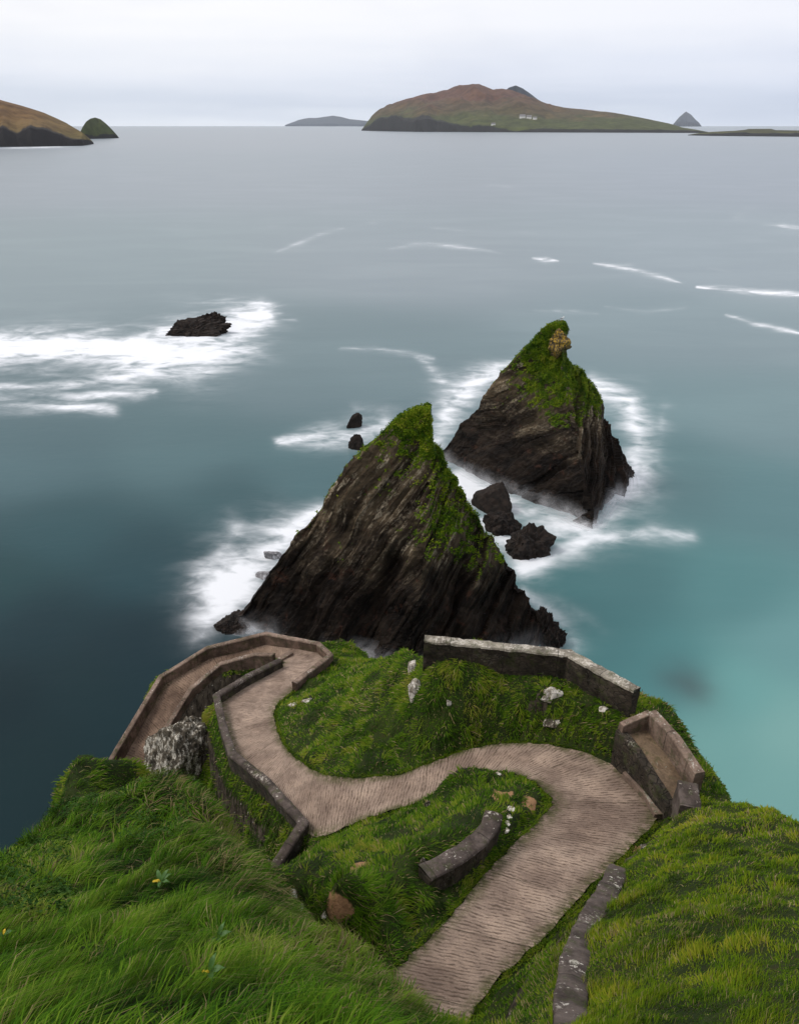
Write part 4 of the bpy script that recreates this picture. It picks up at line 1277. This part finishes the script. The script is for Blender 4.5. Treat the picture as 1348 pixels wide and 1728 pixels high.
kd2, kx2, ky2, kh2 = clump(bx, by, .27, 6)
zm = ~(zl | zr_)
down = np.stack([-gz_x[ci, cj][idx], -gz_y[ci, cj][idx], np.zeros(n)], -1)
f1 = fbm(xy0(bx, by, .33), 71, 3); f2 = fbm(xy0(bx, by, .9), 72, 3); f3 = fbm(xy0(bx, by, 2.6), 73, 2); f4 = fbm(xy0(bx, by, .16), 74, 3)
ang = 1.0 * f1 * 2.2 + .9 * f2 + rng.normal(0, .38, n)
wind = np.where(zl, .5, np.where(zr_, .15, .9))
lean = np.stack([np.cos(wind + ang), np.sin(wind + ang), np.zeros(n)], -1)
dn = np.linalg.norm(down, axis=1)[:, None]
lean = lean * np.where(zm, .55, .8)[:, None] + np.stack([kx + .5 * kx2, ky + .5 * ky2, np.zeros(n)], -1) * np.where(zr_, .7, np.where(zm, .40, 1.3))[:, None] + down / (dn + .2) * np.where(zm, 1.1, .55)[:, None]
lean -= GN * (lean * GN).sum(1)[:, None]
lean /= np.linalg.norm(lean, axis=1)[:, None] + 1e-9
dd = dist[idx]
length = np.where(zl, rng.gamma(5, .092, n) * (1 + .5 * f2), np.where(zr_, rng.gamma(6, .023, n) * (1 + .7 * f2), rng.gamma(6, .040, n) * (1 + .4 * f2)))
length = length * (1.45 - 1.0 * np.clip(kd, 0, 1)) * (.65 + .7 * kh)
peat = fbm(np.stack([bx * .42, by * .42, B[:, 2] * .9], -1), 83, 3) + .25 * smooth(sl[idx], .5, 1.6)
length = np.where((zl | zr_) | (peat < .28) | (rng.random(n) < .22), length, .02)
gap = (kd > .42) & (rng.random(n) < .62) | (kd2 > .45) & (rng.random(n) < .35)
length = np.where(gap, .05, length)
length = np.clip(length, .06, .85)
near_edge = ring[ci, cj][idx] < 3
length = np.where(near_edge, np.minimum(length, .26), length)
width = np.where(inframe[idx], 1, 1.7) * np.maximum(np.where(zl, .011, .009), dd * .00085) * rng.uniform(.7, 1.35, n)
tl = pal(.47 + .42 * f1 + .30 * f2 + .42 * (kh - .5) + .22 * (kh2 - .5) + rng.normal(0, .13, n), [(.010, .030, .003), (.024, .066, .004), (.053, .128, .005), (.105, .190, .010), (.19, .22, .038)])
tr_ = pal(.50 + .36 * f1 + .34 * f2 + .12 * f3 + .22 * (kh - .5) + .30 * (kh2 - .5) + rng.normal(0, .13, n), [(.014, .036, .002), (.036, .080, .003), (.078, .138, .004), (.135, .180, .007), (.23, .22, .020)])
tm = pal(.46 + .36 * f1 + .34 * f2 + .45 * (kh - .5) + .25 * (kh2 - .5) + rng.normal(0, .14, n), [(.010, .026, .002), (.025, .062, .003), (.056, .116, .005), (.110, .165, .008), (.19, .19, .026)])
tint = np.where(zl[:, None], tl, np.where(zr_[:, None], tr_, tm))
pu, pv, _ = project(B)
rim = np.zeros(n)
for u, v, r in ((160, 1290, 60), (400, 1440, 70), (455, 1500, 70), (520, 1590, 60), (600, 1640, 70), (660, 1680, 60), (280, 1340, 50), (340, 1370, 50)):
    rim = np.maximum(rim, np.exp(-((pu - u) ** 2 + (pv - v) ** 2) / r ** 2))
soilb = soil2[idx] + rng.normal(0, .12, n)
length = np.where(soilb > .5, .02, length)
dry = rng.random(n) < np.clip(.07 + .30 * rim * zl + .12 * (f4 > .25) + .10 * (f2 > .45), 0, .6)
straw = pal(rng.random(n), [(.13, .105, .040), (.24, .19, .085), (.33, .27, .14)])
tint = np.where(dry[:, None], straw * rng.uniform(.6, 1.0, (n, 1)), tint)
grass = blades('grass', B, GN, lean, length, width, tint)
tag(grass, kind='stuff')
print('blades', n)

# ragged fringe of grass along the edges of the path
fr_p, fr_l = [], []
for E_, O_, s0, s1 in ((LL, RR, 0, 14.5), (RR, LL, 0, 4.6), (RR, LL, 7.2, 20.4)):
    a_, b_ = int(s0 * NSUB), int(s1 * NSUB)
    seg = E_[a_:b_]; inn = (O_ - E_)[a_:b_]; inn = inn / np.linalg.norm(inn, axis=1)[:, None]
    ln_ = np.linalg.norm(np.diff(seg, axis=0), axis=1)
    m_ = rng.poisson(np.maximum(ln_ * 190, .1))
    k_ = np.repeat(np.arange(len(ln_)), m_); t_ = rng.random(len(k_))[:, None]
    p_ = seg[k_] * (1 - t_) + seg[k_ + 1] * t_
    w2 = fbm(p_ * np.array([1.3, 1.3, 0]), 91, 3)
    off = -.14 + .10 * w2 + rng.normal(0, .06, len(k_))
    p_ = p_ + inn[k_] * off[:, None]
    p_[:, 2] = np.maximum(ground_z(p_[:, 0], p_[:, 1]), p_[:, 2] - .03) - .01
    keep_ = rng.random(len(k_)) < np.clip(.65 + .8 * w2, .15, 1)
    fr_p.append(p_[keep_]); fr_l.append((inn[k_] * .6 + rng.normal(0, .6, (len(k_), 3)) * [1, 1, .1])[keep_])
fp, fl_ = np.concatenate(fr_p), np.concatenate(fr_l)
fl_ /= np.linalg.norm(fl_, axis=1)[:, None]
m_ = len(fp); fd = np.linalg.norm(fp - [0, 0, CAMZ], axis=1)
ftint = pal(.45 + .4 * fbm(xy0(fp[:, 0], fp[:, 1], .9), 92, 3) + rng.normal(0, .18, m_), [(.012, .025, .002), (.030, .060, .003), (.065, .110, .005), (.12, .155, .009), (.20, .18, .04)])
tag(blades('verge_grass', fp, np.tile([0., 0, 1], (m_, 1)), fl_, rng.gamma(5, .030, m_), np.maximum(.010, fd * .0009) * rng.uniform(.7, 1.3, m_), ftint), kind='stuff')

# low leafy weeds among the grass on the seaward side of the near hill
def leaves(name, P, N, size, tint):
    n = len(P)
    d = rng.normal(size=(n, 3)); d -= N * (d * N).sum(1)[:, None]; d /= np.linalg.norm(d, axis=1)[:, None]
    s_ = np.cross(N, d)
    tilt = rng.uniform(-.1, .7, n)[:, None]
    a = d + N * tilt
    sz = size[:, None]
    r0 = P + N * rng.uniform(.06, .28, n)[:, None]
    v = np.stack([r0, r0 + (a * .45 - s_ * .34 + N * .10) * sz, r0 + a * sz, r0 + (a * .45 + s_ * .34 + N * .10) * sz], 1).reshape(-1, 3)
    b = np.arange(n) * 4
    t_ = np.concatenate([np.stack([b, b + 1, b + 2], 1), np.stack([b, b + 2, b + 3], 1)])
    return mesh_obj(name, v, None, M_BLADE, None, True, None, t_, colors={'tint': np.repeat(tint, 4, 0)})
cand = zl & (((pu < 330) & (pv < 1430)) | ((pu < 120) & (pv < 1560))) & (fbm(xy0(bx, by, .55), 79, 3) > -.05)
k = np.flatnonzero(cand)
k = rng.choice(k, min(len(k), 9000), replace=False)
lt = pal(rng.random(len(k)), [(.014, .040, .006), (.030, .075, .012), (.055, .105, .022)])
tag(leaves('ground_cover', B[k], GN[k], rng.uniform(.04, .11, len(k)), lt), kind='stuff')

# turf tufts on the stacks
def stack_turf(st_, seed, nmax, thr, L0):
    root, base, V2, N2, turf, zt = st_
    P = V2.reshape(-1, 3); nn = N2.reshape(-1, 3); tf = turf.ravel()
    front = (P * 0 + P - np.array([0, 0, CAMZ])); front = (nn * front).sum(1) < 15
    near_crag = (np.hypot(P[:, 0] - crag_c[0], P[:, 1] - crag_c[1]) < 2.0) & (P[:, 2] > crag_c[2] - 2.4) & (P[:, 2] < crag_c[2] + 1.9)
    k = np.flatnonzero((tf > thr) & (P[:, 2] > 6) & ~near_crag)
    w_ = np.clip(tf[k] - thr + .05, 0, .5) * np.where(front[k], 1, .3)
    k = rng.choice(k, nmax, p=w_ / w_.sum())
    per = 3
    k = np.repeat(k, per)
    m = len(k)
    p = P[k] + rng.normal(0, .10, (m, 3))
    N_ = nn[k] * .6 + np.array([0, 0, .7]); N_ /= np.linalg.norm(N_, axis=1)[:, None]
    le = rng.normal(size=(m, 3)) * .7 + np.array([.3, -.1, -.5]); le -= N_ * (le * N_).sum(1)[:, None]; le /= np.linalg.norm(le, axis=1)[:, None]
    a1 = fbm(p * .35, seed, 3); a2 = fbm(p * 1.1, seed + 1, 3)
    t_ = pal(.46 + .40 * a1 + .34 * a2 + rng.normal(0, .15, m), [(.012, .030, .003), (.034, .080, .004), (.095, .165, .007), (.18, .225, .012), (.26, .25, .035)])
    o = blades('turf_cap', p - base, N_, le, rng.uniform(.5, 1.25, m) * L0 * .62 * (1 + .6 * a2), rng.uniform(.09, .22, m), t_, parent=root)
    tag(o, kind='stuff')
stack_turf(stack_near, 81, 15000, .40, .55)
stack_turf(stack_far, 82, 15000, .40, .60)
# ------------------------------------------------------------------ lookout shelf at the right
lk = empty('lookout_platform', SHELF.mean(0))
tag(lk, 'sunken concrete lookout platform with parapet above the outer curve of the hairpin', 'lookout')
lko = SHELF.mean(0)
def part_sweep(name, rows, thick, drop, mat, seed, rough=.02, ch=.04):
    line = px_line(rows); h = thick / 2
    nz = max(2, int(drop / .3))
    prof = [(1, -ch - (drop - ch) * k / nz) for k in range(nz, -1, -1)] + [(.86, 0), (-.86, 0)] + [(-1, -ch - (drop - ch) * k / nz) for k in range(0, nz + 1)]
    f, fc = sweep(line, h, prof, seed=seed, rough=rough)
    o = mesh_obj(name, f - lko, fc, mat, lk, attrs={'run': RUN})
    o.data.polygons.foreach_set('use_smooth', np.zeros(len(o.data.polygons), bool))
    return o
part_sweep('parapet', [(1100, 1199, 23.35), (1140, 1243, 23.35), (1181, 1304, 23.45)], .46, 1.9, M_CONC_TOP, 21)
part_sweep('end_wall', [(1048, 1222, 23.75), (1096, 1201, 23.42)], .32, 1.6, M_CONC_TOP, 22)
part_sweep('pier', [(1160, 1319, 23.2), (1166, 1362, 23.0)], .78, 2.4, M_CAP, 23, .05)
part_sweep('retaining_wall', [(1046, 1229, 24.12), (1072, 1262, 24.2), (1102, 1308, 24.35), (1131, 1354, 24.5), (1150, 1368, 24.55)], .42, 2.9, M_RUBBLE, 24, .05)
fl = pt(np.array([1050, 1100, 1152, 1168, 1133]), np.array([1224, 1210, 1292, 1332, 1352]), np.array([24.30, 24.30, 24.45, 24.52, 24.55]))
nf = len(fl)
M_FLOOR = make_wall_mat('worn_floor_concrete', (.20, .140, .090), (.125, .088, .058), .05, False)
mesh_obj('floor', np.concatenate([fl, fl - [0, 0, .6]]) - lko, [list(range(nf))] + [[i, i + nf, (i + 1) % nf + nf, (i + 1) % nf] for i in range(nf)], M_FLOOR, lk, False)

ln = px_line([(1056, 1301, 25.62), (1078, 1322, 25.45), (1098, 1345, 25.3), (1112, 1374, 25.15)])
f, fc = sweep(ln, .19, [(1, -.7), (1, -.02), (.9, 0), (-.9, 0), (-1, -.02), (-1, -.7)], seed=31, rough=.012)
kb = mesh_obj('kerb', f - ln.mean(0), fc, M_CONC_TOP, None, False, origin=None)
kb.location = Vector(ln.mean(0))
tag(kb, 'low concrete kerb along the outer edge of the hairpin below the lookout', 'kerb', None, 'thing')

# low step across the bend where the middle path meets the lowest ramp
ln = px_line([(470, 1112, 36.85), (492, 1099, 36.8)])
f, fc = sweep(ln, .22, [(1, -.6), (1, -.02), (.9, 0), (-.9, 0), (-1, -.02), (-1, -.6)], seed=32, rough=.01)
kb = mesh_obj('step', f - ln.mean(0), fc, M_CONC_TOP, None, False)
kb.location = Vector(ln.mean(0))
tag(kb, 'low concrete step across the sharp bend by the parapet', 'step', None, 'thing')

# ------------------------------------------------------------------ stones and outcrops on the banks
def stone(label, u, v, size, seed, mat, sink=.3, name='stone', **k):
    p = hit(u, v)
    nrm = ground_n(p[0], p[1]); nrm = nrm / np.linalg.norm(nrm)
    c = p - nrm * min(size) * sink
    return rock(name, label, c, size, seed, mat, 'rock', sub=4, **k)
rock('outcrop', 'tall dark outcrop crusted with white lichen between the near hill and the lowest ramp', pt(302, 1300, 40.5), (2.6, 2.0, 4.6), 51, M_LICHEN, 'rock', sub=6, planes=18, jag=.10, lean=(.14, .05), rough=.13)
stone('upper pale rock face under the left end of the lookout wall', 697, 1130, (.46, .36, .75), 52, M_WHITE, .1, name='outcrop')
stone('white rock face set in the grassy bank below the left end of the lookout wall', 703, 1165, (.52, .40, .95), 53, M_WHITE, .1, name='outcrop')
stone('large white lichened rock face in the bank below the middle of the lookout wall', 930, 1174, (.78, .40, .66), 54, M_WHITE, .55, name='outcrop')
stone('yellowish rock just under the large white rock face in the bank', 935, 1220, (.62, .3, .30), 55, M_LICHEN, .2, name='outcrop')
stone('small pale stone in the bank under the right end of the lookout wall', 1018, 1196, (.26, .2, .16), 56, M_WHITE, .1)
stone('narrow pale stone in the dark middle of the grassy bank', 757, 1188, (.14, .12, .34), 57, M_WHITE, .1)
stone('pale flat stone at the path edge near the end of the parapet', 497, 1190, (.42, .3, .22), 58, M_WHITE, .1)
stone('small pale stone in the grass just right of the parapet end', 520, 1183, (.34, .25, .2), 59, M_WHITE, .1)
stone('white stone on the far rim of the hairpin mound', 840, 1306, (.16, .12, .09), 60, M_WHITE, .0)
stone('larger white stone on the far rim of the hairpin mound', 868, 1308, (.24, .16, .12), 61, M_WHITE, .0)
stone('topmost and largest of the pale stones stacked beside the mound wall', 862, 1366, (.20, .17, .13), 62, M_WHITE, -.1)
stone('second pale stone from the top of the stack beside the mound wall', 859, 1379, (.15, .13, .08), 63, M_WHITE, -.1)
stone('third pale stone from the top of the stack beside the mound wall', 855, 1390, (.17, .14, .09), 64, M_WHITE, -.1)
stone('lowest pale stone of the stack beside the mound wall', 852, 1402, (.16, .14, .10), 65, M_WHITE, -.1)
stone('pale rock face on the left flank of the hairpin mound', 723, 1360, (.20, .2, .42), 66, M_LICHEN, .0, name='outcrop')
stone('pale split rock at the near left end of the mound wall', 712, 1462, (.13, .13, .36), 67, M_LICHEN, .0, name='outcrop')
stone('white pointed rock at the left corner of the green ledge', 494, 1506, (.17, .15, .26), 68, M_WHITE, -.3, name='outcrop')
stone('white streaked rock below the pointed one at the ledge corner', 508, 1534, (.16, .16, .34), 69, M_WHITE, -.1, name='outcrop')
stone('small white rock beside the bare earth patch on the ledge', 549, 1545, (.11, .10, .16), 70, M_WHITE, -.1)
stone('white rock half hidden by grass in the face under the ledge', 529, 1572, (.10, .10, .18), 71, M_WHITE, -.1)
stone('small pale rock low in the dark face under the earth patch', 597, 1590, (.11, .1, .14), 72, M_WHITE, -.1)
stone('tiny white stone on the dark slope left of the bank wall', 934, 1556, (.06, .05, .04), 73, M_WHITE, -.4)
stone('small brown stone at the top end of the bank wall', 1087, 1429, (.16, .12, .10), 74, M_LICHEN, -.1)

# thin post beside the lower end of the path wall
M_STEEL = plain_mat('rusted_steel', (.05, .042, .038), .6, .3)
p0 = pt(457, 1474, 31.3)
pr = empty('post', p0); tag(pr, 'thin dark metal post beside the near end of the path wall', 'post')
nv = 10
def tube(pts_, r_):
    pts_ = np.array(pts_, float); V_ = []
    for p_, rr in zip(pts_, r_):
        V_ += [(p_[0] + rr * math.cos(a), p_[1] + rr * math.sin(a), p_[2]) for a in np.linspace(0, 2 * math.pi, nv, endpoint=False)]
    fs = [[i * nv + j, i * nv + (j + 1) % nv, (i + 1) * nv + (j + 1) % nv, (i + 1) * nv + j] for i in range(len(pts_) - 1) for j in range(nv)]
    return V_, fs + [list(range(nv))[::-1], [(len(pts_) - 1) * nv + j for j in range(nv)]]
V_, fs = tube([(0, 0, -.6), (0, 0, .2), (-.01, 0, .95)], [.035, .033, .03]); mesh_obj('shaft', V_, fs, M_STEEL, pr)
V_, fs = tube([(-.01, 0, .95), (-.01, 0, .97), (-.01, 0, 1.0)], [.045, .05, .03]); mesh_obj('cap', V_, fs, M_STEEL, pr)

# ------------------------------------------------------------------ broad leaved plants in the near grass
M_LEAF = plain_mat('dock_leaf', (.045, .105, .020), .5, .35, 20)
M_YLEAF = plain_mat('yellow_leaf', (.62, .42, .03), .55, .2, 30)
def leaf_mesh(L_, Wd, az, el, bend, c0=(0, 0, 0)):
    """a pointed leaf with a fold along its midrib"""
    rows = 9; V_, fs = [], []
    d = np.array([math.cos(az), math.sin(az), 0]); s_ = np.array([-math.sin(az), math.cos(az), 0]); p_ = np.array(c0, float)
    e = el
    for i in range(rows):
        t = i / (rows - 1)
        w_ = Wd * math.sin(math.pi * min(1, .08 + t * .92)) ** .8 * (1 - .25 * t)
        wav = .012 * math.sin(9 * t)
        V_ += [p_ - s_ * w_ + [0, 0, .25 * w_ + wav], p_.copy(), p_ + s_ * w_ + [0, 0, .25 * w_ - wav]]
        p_ = p_ + (d * math.cos(e) + np.array([0, 0, math.sin(e)])) * L_ / (rows - 1)
        e -= bend / (rows - 1)
    for i in range(rows - 1):
        for j in (0, 1):
            fs.append([i * 3 + j, i * 3 + j + 1, (i + 1) * 3 + j + 1, (i + 1) * 3 + j])
    return V_, fs
def plant(label, u, v, spec, up=.16):
    p = hit(u, v) + np.array([0, 0, up])
    r_ = empty('leafy_plant', p); tag(r_, label, 'plant', 'broad leaved plants in the near grass')
    for L_, Wd, az, el, bend, m_ in spec:
        V_, fs = leaf_mesh(L_ * .78, Wd * .78, math.radians(az), math.radians(el), math.radians(bend))
        o = mesh_obj('leaf', V_, fs, m_, r_)
        if m_ is M_YLEAF:
            o['label'] = 'bright yellow withered leaf'
plant('broad leaved green plant with one bright yellow leaf on the near hill', 275, 1503,
      [(.34, .055, 20, 55, 60, M_LEAF), (.36, .05, 45, 60, 50, M_LEAF), (.30, .06, 120, 50, 60, M_LEAF), (.30, .045, -20, 45, 60, M_LEAF), (.30, .05, -80, 50, 60, M_LEAF), (.20, .05, 200, 45, 50, M_YLEAF)], .25)
plant('tall leafy weed in the grass near the bottom edge, the upper of two', 372, 1608,
      [(.30, .04, 60, 65, 60, M_LEAF), (.30, .045, 10, 55, 70, M_LEAF), (.28, .04, 250, 60, 60, M_LEAF), (.24, .04, -60, 55, 60, M_LEAF)], .3)
plant('leafy weed at the bottom edge with a yellowing leaf, the lower of two', 360, 1672,
      [(.26, .04, 70, 65, 60, M_LEAF), (.26, .045, 0, 55, 70, M_LEAF), (.12, .022, 190, 60, 60, M_YLEAF), (.22, .04, -60, 55, 60, M_LEAF)], .3)
plant('small plant with a yellow leaf at the left edge of the near hill', 14, 1597,
      [(.13, .024, 80, 65, 60, M_YLEAF), (.22, .04, 10, 50, 70, M_LEAF), (.22, .04, 200, 55, 60, M_LEAF)], .25)

# ------------------------------------------------------------------ gull on the far peak
M_GULL = plain_mat('gull_white', (.80, .79, .77), .8, .04)
M_GREYW = plain_mat('gull_grey', (.30, .31, .33), .8, .1)
M_BEAK = plain_mat('gull_beak', (.60, .38, .05), .6, .1)
top_f = stack_far[2][:, -1].mean(0)
gp = np.array([top_f[0] + .15, top_f[1], top_f[2] + .35])
g = empty('gull', gp); tag(g, 'white gull standing on the very peak of the farther sea stack', 'bird')
def ellips(c, r_, tilt=0, n1=14, n2=9, squash=None):
    V_, fs = [], []
    for i in range(n2 + 1):
        th = math.pi * i / n2
        for j in range(n1):
            ph = 2 * math.pi * j / n1
            q = np.array([r_[0] * math.cos(th), r_[1] * math.sin(th) * math.cos(ph), r_[2] * math.sin(th) * math.sin(ph)])
            if squash: q[1:] *= squash(math.cos(th))
            V_.append((c[0] + q[0] * math.cos(tilt) - q[2] * math.sin(tilt), c[1] + q[1], c[2] + q[0] * math.sin(tilt) + q[2] * math.cos(tilt)))
    for i in range(n2):
        fs += [[i * n1 + j, i * n1 + (j + 1) % n1, (i + 1) * n1 + (j + 1) % n1, (i + 1) * n1 + j] for j in range(n1)]
    return V_, fs
Vb, fb = ellips((0, 0, .30), (.27, .105, .12), .22, 16, 14, lambda c: .55 + .45 * (c + 1) / 1.4 if c < .4 else 1.0)
Vn, fn = ellips((.24, 0, .44), (.09, .065, .12), -.2)
Vh, fh = ellips((.28, 0, .56), (.085, .062, .066), 0)
allV, allF = [], []
for V_, f_ in ((Vb, fb), (Vn, fn), (Vh, fh)):
    allF += [[i + len(allV) for i in q] for q in f_]; allV += V_
mesh_obj('body', allV, allF, M_GULL, g)
for s_ in (-1, 1):
    V_, f_ = ellips((-.06, s_ * .10, .32), (.26, .022, .085), .18); mesh_obj('wing', V_, f_, M_GREYW, g)
V_, f_ = ellips((.385, 0, .55), (.06, .014, .017), -.15, 8, 6); mesh_obj('beak', V_, f_, M_BEAK, g)
for s_ in (-1, 1):
    V_, fs = tube([(0, s_ * .045, -.35), (0, s_ * .045, 0), (.01, s_ * .045, .22)], [.012, .012, .016]); mesh_obj('leg', V_, fs, M_BEAK, g)

# ------------------------------------------------------------------ the air over the sea
hz = [(-31000, -800, -12), (31000, -800, -12), (31000, 31000, -12), (-31000, 31000, -12), (-31000, -800, 640), (31000, -800, 640), (31000, 31000, 640), (-31000, 31000, 640)]
mh = bpy.data.materials.new('sea_air'); mh.use_nodes = True
th_ = NT(mh.node_tree)
pv_ = th_.n('ShaderNodeVolumePrincipled')
pv_.inputs['Color'].default_value = (.86, .90, .97, 1); pv_.inputs['Density'].default_value = 1.3e-5; pv_.inputs['Anisotropy'].default_value = .0
ov_ = th_.n('ShaderNodeOutputMaterial'); th_.t.links.new(pv_.outputs[0], ov_.inputs['Volume'])
hb = mesh_obj('haze', hz, [(0, 3, 2, 1), (4, 5, 6, 7), (0, 1, 5, 4), (1, 2, 6, 5), (2, 3, 7, 6), (3, 0, 4, 7)], mh, None, False)
tag(hb, kind='stuff')
